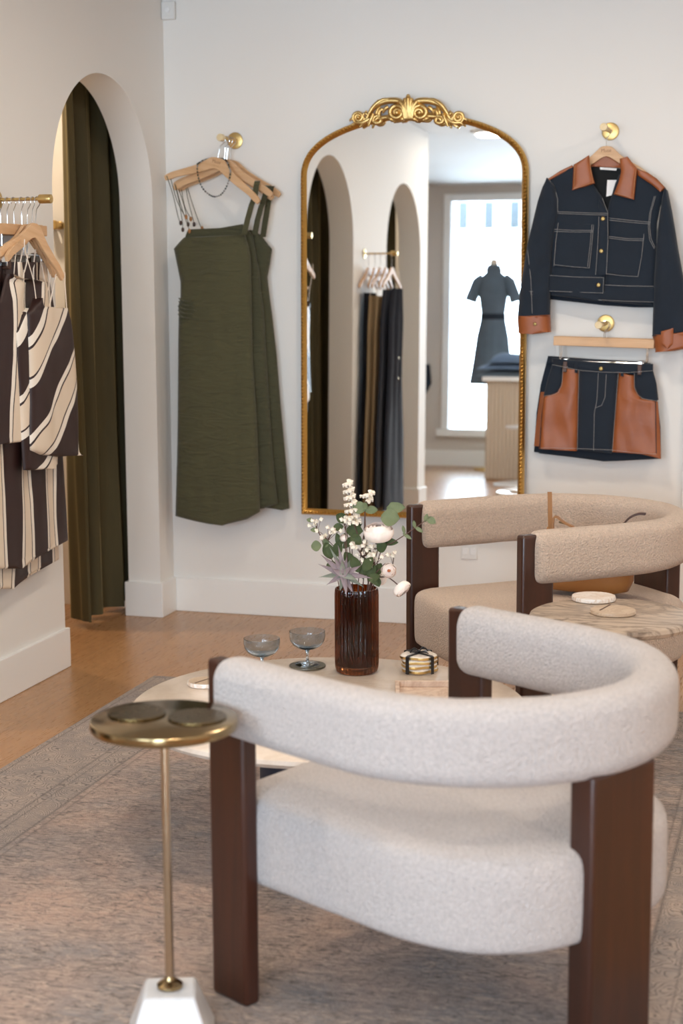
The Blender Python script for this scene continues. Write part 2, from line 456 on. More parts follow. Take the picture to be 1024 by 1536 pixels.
M_traystone = marble('rose_travertine', (214, 192, 174), (182, 152, 132), 8, .4, .7)
def stripes(name, axis, period, rot, wob, phase=0.0, BW=.36):
    t = NT(name); m = t.mapping((1, 1, 1), rot); x, y, z = t.sep(m); c = {'X': x, 'Y': y, 'Z': z}[axis]
    c = t.math('ADD', c, t.math('MULTIPLY', t.math('SUBTRACT', t.noise(3.2, 2, .4), .5), wob))
    f = t.math('FRACT', t.math('ADD', t.math('DIVIDE', c, period), phase))
    br, cr, tn = lin((44, 22, 19)), lin((240, 230, 216)), lin((228, 210, 188))
    col = t.ramp(f, [(0, br), (BW, cr), (BW+.08, br), (BW+.105, tn), (.86, br), (.885, cr), (.975, br)], 'CONSTANT')
    t.set(Base_Color=col, Roughness=.5); t.bump(t.noise(600, 2), .1, .0006); return t.m
M_str_v = stripes('striped_silk_straight', 'Y', .19, (0, 0, 0), .03, 0, .52)
M_str_v2 = stripes('striped_silk_straight_wide', 'Y', .2, (radians(4), 0, 0), .05, .4, .48)
M_str_d = stripes('striped_silk_diagonal', 'Y', .27, (radians(46), 0, 0), .13, .18, .47)
M_str_d2 = stripes('striped_silk_diagonal_back', 'Y', .27, (radians(46), 0, 0), .13, .6, .47)
M_darknavy = fabric('ink_cotton', (30, 36, 50), weave=700, sheen=.1)
M_khaki = fabric('khaki_cotton', (150, 128, 96), weave=700)
def fluted():
    t = NT('fluted_panel'); w = t.wave(9, 0, dir='X'); t.set(Base_Color=lin((204, 188, 168)), Roughness=.6); t.bump(w, .8, .012); return t.m
M_counter = fluted()
M_skin = simple('dress_form_linen', (222, 206, 186), .8)
def awn():
    t = NT('awning_stripe'); x, y, z = t.sep(); f = t.math('FRACT', t.math('DIVIDE', x, .26)); t.set(Base_Color=t.ramp(f, [(0, lin((70, 78, 84))), (.35, lin((245, 245, 245)))], 'CONSTANT'), Roughness=.8); return t.m
M_awning = awn()
def pane():
    t = NT('window_glass'); tr = t.node('ShaderNodeBsdfTransparent'); gl = t.node('ShaderNodeBsdfGlossy'); gl.inputs['Roughness'].default_value = 0
    fr = t.node('ShaderNodeFresnel'); fr.inputs['IOR'].default_value = 1.45; mx = t.node('ShaderNodeMixShader')
    t.link(fr.outputs[0], mx.inputs[0]); t.link(tr.outputs[0], mx.inputs[1]); t.link(gl.outputs[0], mx.inputs[2]); t.link(mx.outputs[0], t.out.inputs['Surface']); return t.m
M_pane = pane()
def lampglow():
    t = NT('lamp_diffuser'); t.set(Base_Color=(.9, .9, .88), Emission_Color=(1, .9, .76), Emission_Strength=14.0); return t.m
M_glow = lampglow()

M_speckle = NT('dark_speckled_stone'); M_speckle.set(Base_Color=M_speckle.ramp(M_speckle.noise(260, 3, .7), [(.4, lin((46, 44, 38))), (.62, lin((112, 104, 84)))]), Roughness=.3); M_speckle = M_speckle.m
M_greenlilac = petal('grey_green_leaf', (112, 120, 104), (150, 154, 142), .05)

M_champagne = metal('champagne_brass', (206, 190, 166), .14, scale=14)
M_button = metal('antique_brass_button', (150, 122, 74), .3)
# ------------------------------------------------------------------ room shell
H = 2.68; WT = .15; XR = 5.2; YF = -8.9; XL = -1.4; YE = -4.98
ARC = [-.63, -2.56, -4.30]; AW = .945; ASP = 1.79
struct(MB().bx(XL-.2, XR+.2, YF-.2, .2, -.1, 0).build('floor', M_floor, smooth=False))
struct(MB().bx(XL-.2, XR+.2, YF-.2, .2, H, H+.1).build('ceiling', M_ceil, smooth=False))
struct(MB().bx(XL-.15, XR+.15, 0, .15, 0, H).build('wall_back', M_wall, smooth=False))
struct(MB().bx(XR, XR+.15, YF, 0, 0, H).build('wall_right', M_wall, smooth=False))
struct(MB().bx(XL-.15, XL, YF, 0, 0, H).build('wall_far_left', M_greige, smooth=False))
def arched_wall():
    mb = MB(); f0, f1 = 0.0, -WT
    ys = [0.0]
    def quad(y0, z0, y1, z1, y2, z2, y3, z3):
        for x in (f0, f1):
            mb.add([(x, y0, z0), (x, y1, z1), (x, y2, z2), (x, y3, z3)], [(0, 1, 2, 3)])
    def jamb(y0, z0, y1, z1):
        mb.add([(f0, y0, z0), (f0, y1, z1), (f1, y1, z1), (f1, y0, z0)], [(0, 1, 2, 3)])
    cur = 0.0
    for c in ARC:
        a, b = c+AW/2, c-AW/2; R = AW/2
        quad(cur, 0, a, 0, a, H, cur, H)
        N = 96
        P = [(c+R*cos(pi*k/N), ASP+R*sin(pi*k/N)) for k in range(N+1)]
        for k in range(N):
            quad(P[k][0], P[k][1], P[k+1][0], P[k+1][1], P[k+1][0], H, P[k][0], H); jamb(*P[k], *P[k+1])
        jamb(a, 0, a, ASP); jamb(b, ASP, b, 0)
        cur = b
    quad(cur, 0, YE, 0, YE, H, cur, H); jamb(YE, 0, YE, H); jamb(0, 0, 0, H)
    bm_v = mb
    return mb
w = arched_wall().build('wall_left', M_wall, angle=30)
bm = bmesh.new(); bm.from_mesh(w.data); bmesh.ops.remove_doubles(bm, verts=bm.verts, dist=1e-5); bmesh.ops.recalc_face_normals(bm, faces=bm.faces); bm.to_mesh(w.data); bm.free()
w.data.shade_flat(); struct(w)
for y in (-1.60, -3.43, YE+.05):
    struct(MB().bx(XL, -WT, y-.05, y+.05, 0, H).build('wall_partition', M_wall, smooth=False))
# baseboards
def base(name, boxes):
    mb = MB()
    for b in boxes: mb.bx(*b)
    return struct(mb.build(name, M_trim, bevel=.003))
BH, BT = .152, .014
base('baseboard_back', [(BT, 2.2, -BT, 0, 0, BH)])
bl = []
cur = 0.0
for c in ARC + [None]:
    a = c+AW/2 if c else YE
    bl.append((-WT-BT, BT, a-BT if c else a-BT, cur+BT if cur < 0 else cur, 0, BH)); cur = (c-AW/2) if c else 0
    if c is None: break
mbs = []
for i, b in enumerate(bl):
    mbs.append((b[0], b[1], b[2], b[3], b[4], b[5]))
base('baseboard_left', mbs)
base('baseboard_far_left', [(XL, XL+BT, YF, YE, 0, BH)])
base('baseboard_front', [(XL, XR, YF, YF+BT, 0, BH)])
base('baseboard_right', [(XR-BT, XR, YF, 0, 0, BH)])
# door at the right end of the back wall
tr = MB()
tr.bx(2.212, 2.30, -.022, 0, 0, 2.13).bx(3.12, 3.21, -.022, 0, 0, 2.13).bx(2.212, 3.21, -.022, 0, 2.05, 2.14)
struct(tr.build('trim_1', M_trim, bevel=.004))
dd = MB().bx(2.302, 3.118, -.012, -.001, .01, 2.048)
do = struct(dd.build('door_1', M_trim, bevel=.003))
for z0, z1 in ((.2, .9), (1.05, 1.9)):
    for x0, x1 in ((2.40, 2.66), (2.76, 3.02)):
        MB().bx(x0, x1, -.02, -.008, z0, z1).build('door_panel', M_trim, do, bevel=.006)
k = MB().lathe([(.012, 0), (.012, .04), (.028, .05), (.03, .065), (.02, .08), (.001, .082)], seg=20)
k.v = [Vector((3.05+v.x, -.01-v.z, .98+v.y)) for v in k.v]; k.build('door_knob', M_brass, do)
# front wall with two shop windows
WIN = [(-.76, 1.55), (2.1, 3.5)]; WZ0, WZ1 = .32, 2.60
fw = MB(); xs = [XL] + [q for wv in WIN for q in wv] + [XR]
for i in range(0, len(xs), 2): fw.bx(xs[i], xs[i+1], YF-.15, YF, 0, H)
for a, b in WIN: fw.bx(a, b, YF-.15, YF, 0, WZ0).bx(a, b, YF-.15, YF, WZ1, H)
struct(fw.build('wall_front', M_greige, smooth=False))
for i, (a, b) in enumerate(WIN):
    f = MB(); e = .07
    f.bx(a, a+e, YF-.1, YF+.03, WZ0, WZ1).bx(b-e, b, YF-.1, YF+.03, WZ0, WZ1).bx(a+e, b-e, YF-.1, YF+.03, WZ1-e, WZ1).bx(a-.04, b+.04, YF-.1, YF+.06, WZ0-.03, WZ0+e*.6)
    fo = struct(f.build('window_%d' % (i+1), M_trim, bevel=.004))
    MB().bx(a+e, b-e, YF-.06, YF-.052, WZ0+e*.6, WZ1-e).build('pane', M_pane, fo, smooth=False)
    L = bpy.data.lights.new('daylight_portal', 'AREA'); L.shape = 'RECTANGLE'; L.size = b-a-2*e; L.size_y = WZ1-WZ0-e; L.cycles.is_portal = True
    lo = bpy.data.objects.new('daylight_portal', L); COL.objects.link(lo); lo.location = ((a+b)/2, YF-.11, (WZ0+WZ1)/2); lo.rotation_euler = (radians(90), 0, 0)
aw = MB()
n = 40
aw.bx(-1.6, 1.6, YF-.75, YF-.74, 2.32, 2.62)
tag(aw.build('awning_valance', M_awning, smooth=False), 'striped awning valance hanging outside the shop window', 'awning')
# ceiling downlights
def downlight(x, y, label, power, col=(1, .86, .70), r=.11, group='ceiling lights'):
    t = empty('ceiling_light', (x, y, H), label, 'ceiling light', group=group)
    MB().lathe([(r*1.25, -.001), (r*1.25, -.012), (r*1.0, -.02), (r*.95, -.004)], (x, y, H), 36, capb=False, capt=False).build('trim_ring', M_plastic, t)
    MB().lathe([(r*.95, -.006), (r*.9, -.012)], (x, y, H), 32).build('diffuser', M_glow, t)
    L = bpy.data.lights.new('downlight', 'AREA'); L.shape = 'DISK'; L.size = r*1.6; L.energy = power; L.color = col
    lo = bpy.data.objects.new('downlight', L); COL.objects.link(lo); lo.location = (x, y, H-.03)
    return t
ceil_group = 'ceiling downlights over the shop floor'
for x, y in ((.44, -5.0), (1.5, -1.5), (3.4, -1.5), (1.5, -3.3), (3.4, -3.4), (2.6, -5.0), (4.2, -5.2), (1.6, -6.6), (3.6, -6.8)):
    lb = 'round white ceiling light reflected near the top of the gilded mirror' if (x, y) == (.44, -5.0) else 'round white ceiling downlight above the seating area outside the view'
    downlight(x, y, lb, PW_CEIL, group=ceil_group)
for y in ARC:
    downlight(-.8, y, 'small warm ceiling light inside the fitting room', PW_FIT, (1, .78, .55), .07, 'fitting room ceiling lights')
# sky
wd = bpy.data.worlds.new('overcast_sky'); SC.world = wd; wd.use_nodes = True
bg = wd.node_tree.nodes['Background']; bg.inputs[0].default_value = (.68, .845, 1.0, 1); bg.inputs[1].default_value = SKY
# small fixtures
tag(MB().bx(.002, .062, -.026, -.001, 2.552, 2.628).build('wall_sensor', M_plastic, bevel=.005), 'small white square sensor high in the wall corner', 'sensor')
so = [o for o in bpy.data.objects if o.name == 'wall_sensor'][0]
MB().lathe([(.011, 0), (.011, .004), (.008, .005)], seg=24, M=Matrix.Rotation(radians(90), 3, 'X'), c=(.032, -.026, 2.591)).build('lens', M_white, so)
so = MB().bx(1.305, 1.375, -.007, 0, .29, .36).build('wall_outlet', M_plastic, bevel=.003)
tag(so, 'white wall outlet plate low on the wall behind the far chair', 'outlet')
for dx in (-.016, .016):
    MB().bx(1.34+dx-.012, 1.34+dx+.012, -.009, -.006, .31, .34).build('socket', M_white, so, bevel=.002)
# rug
rg = MB(); nx, ny = 40, 60
rg.bx(RX0, RX1, RY0, RY1, 0.0005, .009)
tag(rg.build('area_rug', M_rug, bevel=.003), 'large faded taupe patterned rug under the chairs and coffee table', 'rug')
# ------------------------------------------------------------------ boucle barrel chairs
def upath(R, ye, n=28, m=8):
    """U in plan: from left arm end round the back to the right arm end"""
    P = [Vector((-R, ye*(1-k/m), 0)) for k in range(m)]
    P += [Vector((-R*cos(pi*k/n), -R*sin(pi*k/n), 0)) for k in range(n+1)]
    P += [Vector((R, ye*(k+1)/m, 0)) for k in range(m)]
    return P
def rrect(w, h, r, n=7):
    out = []
    for cx, cy, a0 in ((w/2-r, h/2-r, 0), (-w/2+r, h/2-r, 90), (-w/2+r, -h/2+r, 180), (w/2-r, -h/2+r, 270)):
        for k in range(n+1):
            a = radians(a0+90*k/n); out.append((cx+r*cos(a), cy+r*sin(a)))
    return out
def outline_pts(hw, ye, Rb, n=40, front=.05):
    """seat plan: straight sides, round back, gently bowed front"""
    P = []
    for k in range(n+1):
        a = pi*k/n; P.append((-hw*math.copysign(abs(cos(a))**.76, cos(a)), -Rb*abs(sin(a))**.76))
    for k in range(1, 8): P.append((hw, ye*k/8))
    # rounded front corners + bow
    c = .06
    for k in range(7):
        a = pi/2*k/6; P.append((hw-c+c*cos(a), ye-c+c*sin(a)))
    for k in range(1, 12):
        u = k/12; P.append(((hw-c)*(1-2*u), ye+front*sin(pi*u)*.6))
    for k in range(7):
        a = pi/2+pi/2*k/6; P.append((-hw+c+c*cos(a), ye-c+c*sin(a)))
    for k in range(7, 0, -1): P.append((-hw, ye*k/8))
    return P
def make_chair(loc, rz, fab, label):
    t = empty('barrel_chair', loc, label, 'armchair', rz, group='boucle barrel chairs')
    B0, B1, R, YE = .562, .722, .357, .345
    # armrest band
    path = upath(R, YE); prof = rrect(.098, B1-B0, .042); rows = []
    N = len(path)
    def ring(p, tang, s, off):
        nrm = Vector((tang.y, -tang.x, 0)); out = []
        for a, b in prof:
            out.append(p + tang*off + nrm*(a*s) + Vector((0, 0, (B0+B1)/2 + b*(1-(1-s)*.55))))
        return out
    tg = lambda i: (path[min(i+1, N-1)]-path[max(i-1, 0)]).normalized()
    rows.append(ring(path[0], tg(0), .35, 0)); rows.append(ring(path[0], tg(0), .72, .004)); rows.append(ring(path[0], tg(0), .93, .014)); rows.append(ring(path[0], tg(0), 1, .03))
    for i in range(1, N-1): rows.append(ring(path[i], tg(i), 1, 0))
    rows.append(ring(path[-1], tg(N-1), 1, -.03)); rows.append(ring(path[-1], tg(N-1), .93, -.014)); rows.append(ring(path[-1], tg(N-1), .72, -.004)); rows.append(ring(path[-1], tg(N-1), .35, 0))
    # refine and roughen the pile slightly
    mb = MB(); base = 0
    mb.grid(rows, closed_u=True); m = len(prof)
    mb.f.append(tuple(range(m))[::-1]); mb.f.append(tuple((len(rows)-1)*m+k for k in range(m)))
    mb.v = [v + v.normalized()*.0 + Vector((noise.noise(v*30), noise.noise(v*30+Vector((7, 0, 0))), noise.noise(v*30+Vector((0, 9, 0)))))*.0022 for v in mb.v]
    mb.build('backrest', fab, t, world=False, angle=80, sub=1)
    # seat
    op = outline_pts(.340, .395, .374); S0, S1 = .246, .432; rows = []
    cx = Vector((0, 0, 0))
    for off, z in ((.10, S0), (.022, S0), (.006, S0+.007), (0, S0+.022), (0, (S0+S1)/2), (0, S1-.034), (.005, S1-.015), (.018, S1-.003), (.05, S1+.004), (.14, S1+.010), (.24, S1+.014)):
        row = []
        for x, y in op:
            v = Vector((x, y-.0, 0)); L = v.length; row.append(v*(max(.02, L-off)/L) + Vector((0, 0, z)))
        rows.append(row)
    mb = MB().grid(rows, closed_u=True); m = len(op)
    mb.f.append(tuple(range(m))[::-1]); mb.f.append(tuple((len(rows)-1)*m+k for k in range(m)))
    mb.v = [v + Vector((noise.noise(v*26), noise.noise(v*26+Vector((7, 0, 0))), noise.noise(v*26+Vector((0, 9, 0)))))*.002 for v in mb.v]
    mb.build('seat', fab, t, world=False, angle=80, sub=1)
    for s in (-1, 1):
        MB().bx(s*R-.019, s*R+.021, YE-.070, YE+.040, 0, .712).build('leg', M_darkwood, t, world=False, bevel=.009, bseg=3)
    MB().bx(-.106, .084, -R-.030, -R+.026, 0, .575).build('leg', M_darkwood, t, world=False, bevel=.008, bseg=3)
    return t
near = make_chair((2.080, -3.522, .009), radians(59.8), M_boucle_lit, 'boucle barrel chair with dark wooden legs, nearest, seen from behind')
far = make_chair((1.952, -1.443, .009), radians(131.2), M_boucle_dim, 'boucle barrel chair by the mirror holding a tan handbag')
# ------------------------------------------------------------------ coffee table
CT = Vector((1.508, -2.63, .009)); TZ = .36
t = empty('coffee_table', CT, 'round cream marble coffee table with a dark drum base between the chairs', 'coffee table')
MB().lathe([(.488, TZ-.028), (.517, TZ-.024), (.525, TZ-.014), (.523, TZ-.004), (.517, TZ), (.001, TZ)], (CT.x, CT.y, 0), 96, capt=False).build('tabletop', M_marble, t)
MB().lathe([(.20, .009), (.20, .02), (.185, .03), (.185, TZ-.03)], (CT.x, CT.y, 0), 64).build('base', M_navy, t)
# brass drinks table
D = Vector((1.557, -3.875, .009)); DZ = .655
t = empty('drinks_table', D, 'slim brass drinks table on a tapered white marble base beside the near chair', 'side table')
MB().lathe([(.132, DZ-.021), (.139, DZ-.018), (.1415, DZ-.009), (.140, DZ-.002), (.136, DZ), (.001, DZ)], (D.x, D.y, 0), 72, capt=False).build('tabletop', M_drinkbrass, t)
MB().lathe([(.0085, .12), (.0085, DZ-.02), (.03, DZ-.0165)], (D.x, D.y, 0), 20).build('pole', M_champagne, t)
MB().lathe([(.025, .118), (.025, .124), (.018, .13), (.011, .133), (.0086, .14)], (D.x, D.y, 0), 32).build('collar', M_drinkbrass, t)
mb = MB(); a0, a1, z1 = .086, .049, .116; rr = []
for h, z in ((a0, .009), (a1, z1)):
    rr.append([Vector((D.x, D.y, z)) + Matrix.Rotation(radians(20), 3, 'Z') @ Vector((sx*h, sy*h, 0)) for sx, sy in ((1, 1), (-1, 1), (-1, -1), (1, -1))])
mb.grid(rr, closed_u=True); mb.f += [(0, 1, 2, 3), (4, 5, 6, 7)]
mb.build('base', M_basewhite, t, bevel=.006)
def disc(name, c, z, r, h, mat, label, cat, group=None, cut=None):
    o = MB().lathe([(r*.96, z), (r, z+.002), (r, z+h-.003), (r*.98, z+h), (.001, z+h)], (c[0], c[1], 0), 48, capt=False).build(name, mat)
    return tag(o, label, cat, group)
p = on(205, 1071, Z=DZ); disc('coaster', (p.x, p.y), DZ, .056, .004, M_bronze, 'round bronze coaster on the left of the brass drinks table', 'coaster', 'coasters')
p = on(296, 1077, Z=DZ); disc('coaster', (p.x, p.y), DZ, .056, .004, M_bronze, 'round bronze coaster on the right of the brass drinks table', 'coaster', 'coasters')
# travertine side table
SZ = .565; S = Vector((2.207, -2.27, .009))
t = empty('side_table', S, 'round veined stone side table between the two boucle chairs', 'side table')
MB().lathe([(.205, SZ-.03), (.222, SZ-.024), (.226, SZ-.014), (.222, SZ-.004), (.214, SZ), (.001, SZ)], (S.x, S.y, 0), 80, capt=False).build('tabletop', M_travertine, t)
MB().lathe([(.14, .009), (.14, .03), (.04, .05), (.035, SZ-.05), (.1, SZ-.03)], (S.x, S.y, 0), 40).build('pedestal', M_travertine, t)
p = on(890, 900, Z=SZ); disc('coaster', (p.x, p.y), SZ, .062, .013, M_whitemarble, 'round white veined marble coaster on the stone side table', 'coaster', 'coasters')
p = on(919, 920, Z=SZ)
c2 = disc('coaster', (p.x, p.y), SZ, .062, .011, M_beigestone, 'round beige stone coaster with a dark line on the stone side table', 'coaster', 'coasters')
MB().box((p.x-.024, p.y+.02, SZ+.0112), (.004, .085, .0016), radians(-12)).build('inlay', M_brownleather, c2)
# ------------------------------------------------------------------ on the coffee table
TT = TZ+.0005
p = on(308, 1027, Z=TT)
c = disc('coaster', (p.x, p.y), TT, .05, .012, M_whitemarble, 'round white coaster with a dark line on the left of the coffee table', 'coaster', 'coasters')
MB().lathe([(.046, TT+.0121), (.001, TT+.0125)], (p.x, p.y, 0), 40, capt=False).build('inset', M_beigestone, c)
MB().box((p.x-.004, p.y, TT+.0125), (.004, .075, .001), radians(-20)).build('inlay', M_brownleather, c)
p = on(461, 1000, Z=TT); CP1 = p.copy()
disc('coaster', (p.x, p.y), TT, .053, .006, M_speckle, 'dark speckled round coaster under the right coupe glass', 'coaster', 'coasters')
def coupe(x, y, z, label):
    o = empty('coupe_glass', (x, y, z), label, 'glass', group='smoky coupe glasses')
    MB().lathe([(.034, 0), (.035, .0018), (.02, .004), (.006, .008), (.0042, .014), (.004, .034), (.0062, .042), (.012, .046)], (x, y, z), 40, capt=True).build('stem', M_smoke, o)
    outer = [(.008, .045), (.026, .049), (.041, .058), (.05, .072), (.0525, .085), (.052, .099)]
    inner = [(.0505, .0995), (.051, .085), (.0485, .073), (.04, .0605), (.025, .0515), (.001, .049)]
    MB().lathe(outer+inner, (x, y, z), 48, capt=False).build('bowl', M_smoke, o)
    return o
coupe(p.x, p.y, TT+.0065, 'smoky blue coupe glass standing on the dark coaster beside the vase')
p = on(393, 1008, Z=TT); coupe(p.x, p.y, TT, 'smoky blue coupe glass further left, half hidden by the near chair')
# ribbed amber vase
p = on(535, 1007, Z=TT); VX, VY = p.x, p.y; VH = .243; VR = .0605
rib = lambda a: .042*abs(cos(a*15))**1.4
mb = MB()
mb.lathe([(.05, TT), (.057, TT+.004), (VR*.985, TT+.016), (VR, TT+.03), (VR, TT+VH-.02), (VR*.985, TT+VH-.006), (VR*.96, TT+VH)], (VX, VY, 0), 300, rib=rib, capt=False)
n0 = len(mb.v)
mb.lathe([(VR*.93, TT+VH), (VR*.925, TT+.05), (VR*.9, TT+.022), (.03, TT+.014), (.001, TT+.014)], (VX, VY, 0), 300, capb=False, capt=False)
# rim between the two walls
for k in range(300):
    a = 6*300+k; b = 6*300+(k+1) % 300; mb.f.append((a, b, n0+(k+1) % 300, n0+k))
v = mb.build('vase', M_amber, angle=60); tag(v, 'tall ribbed amber glass vase of flowers on the coffee table', 'vase')
# tied stack of agate coasters
p = on(628, 1006, Z=TT); AX, AY = p.x, p.y
for i in range(4):
    mb = MB(); n = 40; r0 = .051; rows = []
    z = TT+i*.0128
    for q, zz in ((.93, z), (1, z+.003), (1.0, z+.009), (.93, z+.0122)):
        rows.append([Vector((AX, AY, zz)) + Vector((cos(2*pi*k/n), sin(2*pi*k/n), 0))*r0*q*(1+.07*sin(3*2*pi*k/n+i)+.05*cos(5*2*pi*k/n+i*2)) for k in range(n)])
    mb.grid(rows, closed_u=True); mb.f += [tuple(range(n))[::-1], tuple(3*n+k for k in range(n))]
    o = mb.build('agate_coaster', M_agate)
    pos = ['bottom slice', 'second slice from the bottom', 'third slice from the bottom', 'top slice'][i]
    tag(o, 'gold edged agate coaster, %s of the ribbon tied stack' % pos, 'coaster', 'tied agate coasters')
    g = MB(); e = []
    for q, zz in ((1.004, z+.0025), (1.018, z+.006), (1.004, z+.0095)):
        e.append([Vector((AX, AY, zz)) + Vector((cos(2*pi*k/n), sin(2*pi*k/n), 0))*r0*q*(1+.07*sin(3*2*pi*k/n+i)+.05*cos(5*2*pi*k/n+i*2)) for k in range(n)])
    g.grid(e, closed_u=True); g.build('gilt_edge', M_goldpale, o)
rb = empty('ribbon', (AX, AY, TT), 'black ribbon tied in a bow around the agate coaster stack', 'ribbon')
ZT = TT+4*.0128
mb = MB()
for ang, off in ((68, .02), (146, .0)):
    R = Matrix.Rotation(radians(ang), 3, 'Z'); w_ = .0055
    pth = [(-.0575, TT+.001), (-.0575, ZT-.001), (-.05, ZT+.0015), (.05, ZT+.0015), (.0575, ZT-.001), (.0575, TT+.001)]
    rows = []
    for sx in (-w_, w_):
        rows.append([R @ Vector((x, sx+off*0, 0)) + Vector((AX, AY, z)) for x, z in pth])
    for sx in (w_, -w_):
        rows.append([R @ Vector((x*.985, sx, 0)) + Vector((AX, AY, z-.0008)) for x, z in pth])
    mb.grid(rows, closed_v=True)
mb.build('band', M_ribbon, rb, angle=60)
bw = MB()
for sgn, an in ((1, 40), (-1, 40), (1, -25), (-1, -25)):
    R = Matrix.Rotation(radians(an), 3, 'Z'); L = .028 if an > 0 else .034
    P = [R @ Vector((sgn*L*u, 0, 0)) + Vector((AX, AY, ZT+.004+.012*sin(pi*u)*(1 if an > 0 else .3))) for u in (0, .25, .5, .75, 1)]
    bw.tube(P, [.002, .005, .0065, .006, .003], 8, flat=.35)
bw.ball((AX, AY, ZT+.006), .005, sc=(1, 1, .8)); bw.build('bow', M_ribbon, rb)
# shallow stone tray
a = on(592, 1021, Z=TT+.022); b = on(690, 1021, Z=TT+.022)
u = (b-a); u.z = 0; u.normalize(); w2 = Vector((u.y, -u.x, 0))
C = a+u*.12+w2*.09; C.z = 0
ang = math.atan2(u.y, u.x)
R3 = Matrix.Rotation(ang, 3, 'Z'); mb = MB()
def tb(cx, cy, dx, dy, z0, z1): mb.box(C + R3 @ Vector((cx, cy, (z0+z1)/2)), (dx, dy, z1-z0), ang)
tb(0, 0, .24, .18, TT, TT+.007)
for s in (-1, 1):
    tb(0, s*.084, .24, .012, TT+.007, TT+.023); tb(s*.114, 0, .012, .156, TT+.007, TT+.023)
tag(mb.build('tray', M_traystone, bevel=.001), 'shallow square rose stone tray on the coffee table', 'tray')
# ------------------------------------------------------------------ bouquet (every stem a thing of its own)
NECK = Vector((VX, VY, TT+VH))
FG = 'stems in the amber vase'
def F(px, py, dy=0.0): return on(px, py, Y=VY+dy)
def root(k):
    a = k*2.4; return Vector((VX+.03*cos(a), VY+.03*sin(a), TT+.03+.01*(k % 3)))
def stempath(k, tip, bend=.3):
    r = root(k); n = NECK + Vector((cos(k*2.1), sin(k*2.1), 0))*.034
    d = tip-n
    # leave the mouth of the vase, then lean towards the tip
    if n.x-VX and abs(tip.x-VX) > .02:
        n.x = VX + max(-.042, min(.042, (tip.x-VX)*.5))
    mid = n + (tip-n)*.5 + Vector((0, 0, bend*.1))
    return catmull([r, n, mid, tip], 6)
def leaf_mesh(mb, c, dirv, up, L, W, cup=.15):
    dirv = Vector(dirv).normalized(); up = Vector(up); s = dirv.cross(up).normalized(); n = s.cross(dirv)
    rows = []
    for i in range(9):
        t = i/8; w = W*max(.02, sin(pi*min(1, t*.96+.02))**.7); row = []
        for j in range(5):
            q = (j-2)/2; row.append(Vector(c) + dirv*(L*t) + s*(w*q/2) + n*(abs(q)*W*cup - .25*L*t*t*cup*2))
        rows.append(row)
    back = [[p-n*.0006 for p in r] for r in rows]
    mb.grid(rows); mb.grid(back)
    return mb
k = 0
# ranunculus
def ranunculus(tip, face, r, label, sep=.0, centre=False):
    global k
    k += 1
    t = empty('ranunculus', root(k), label, 'flower', group=FG)
    f = Vector(face).normalized(); a = f.orthogonal().normalized(); b = f.cross(a)
    MB().tube(stempath(k, Vector(tip)-f*r*.45), .0017, 6).build('stem', M_stem, t)
    for ly in range(5):
        mb = MB(); n = 6; rad = r*(1-.15*ly)
        for q in range(n):
            a0 = 2*pi*(q+.5*ly)/n; rows = []
            for i in range(7):
                e = -.7+(1.0+.29*ly)*i/6; row = []
                for j in range(7):
                    aa = a0+(j-3)/3*.68; w = rad*cos(e)*(1-.0*j)*(1-.08*abs(j-3)/3*(i/6)); 
                    wob = 1+.05*sin(5*aa+ly)*(i/6)
                    row.append(Vector(tip) + (a*cos(aa)+b*sin(aa))*w*wob + f*(rad*.78*sin(e)))
                rows.append(row)
            mb.grid(rows); mb.grid([[p-(p-Vector(tip)).normalized()*.0007 for p in r_] for r_ in rows])
        mb.build('petals' if ly else 'outer_petals', M_petal, t, angle=70)
    if centre: MB().ball(Vector(tip)+f*r*.68, r*.24, sc=(1, 1, .8)).build('centre', simple_once('rust_centre', (176, 98, 60)), t)
    return t
_once = {}
def simple_once(n, c):
    if n not in _once: _once[n] = simple(n, c, .7)
    return _once[n]
ranunculus(F(568, 797, -.01), (0, -.25, 1), .0435, 'broad blush ranunculus facing up at the top of the bouquet')
ranunculus(F(583, 856, -.05), (.25, -.9, .15), .022, 'open blush ranunculus with rust centre at the vase mouth', centre=True)
ranunculus(F(603, 884, -.03), (.6, -.2, -.55), .027, 'blush ranunculus drooping over the right of the vase')
ranunculus(F(570, 868, .03), (-.1, -.6, .3), .02, 'small pale ranunculus tucked behind the open one')
ranunculus(F(515, 807, -.02), (0, -.8, .4), .011, 'tiny white ranunculus bud above the lilac succulent')
# white bloom spike
def spike(tip, basept, n, label):
    global k
    k += 1
    t = empty('white_bloom_spike', root(k), label, 'flower', group=FG)
    B = Vector(basept); T = Vector(tip)
    pth = stempath(k, B)[:-1] + [B + (T-B)*(i/5) for i in range(6)]
    MB().tube(pth, .0016, 6).build('stem', M_stem, t)
    for i in range(n):
        u = i/(n-1); c = B + (T-B)*u; mb = MB()
        a = i*2.4; L = .021*(1-.35*u)
        for q in (-.8, 0, .8):
            d = Vector((cos(a+q), sin(a+q), .25+.2*q)); e = c+d*L
            mb.tube([c, c+d*L*.5+Vector((0, 0, .004)), e, e+Vector((0, 0, -.006))], [.002, .0055, .0068, .003], 8, flat=.6)
        mb.build('floret', M_petal2, t)
    return t
spike(F(521, 724, 0), F(530, 785, 0), 17, 'tall curving spike of ivory florets, highest in the bouquet')
spike(F(554, 740, .02), F(548, 752, .02), 4, 'short ivory bloom sprig right of the tall spike')
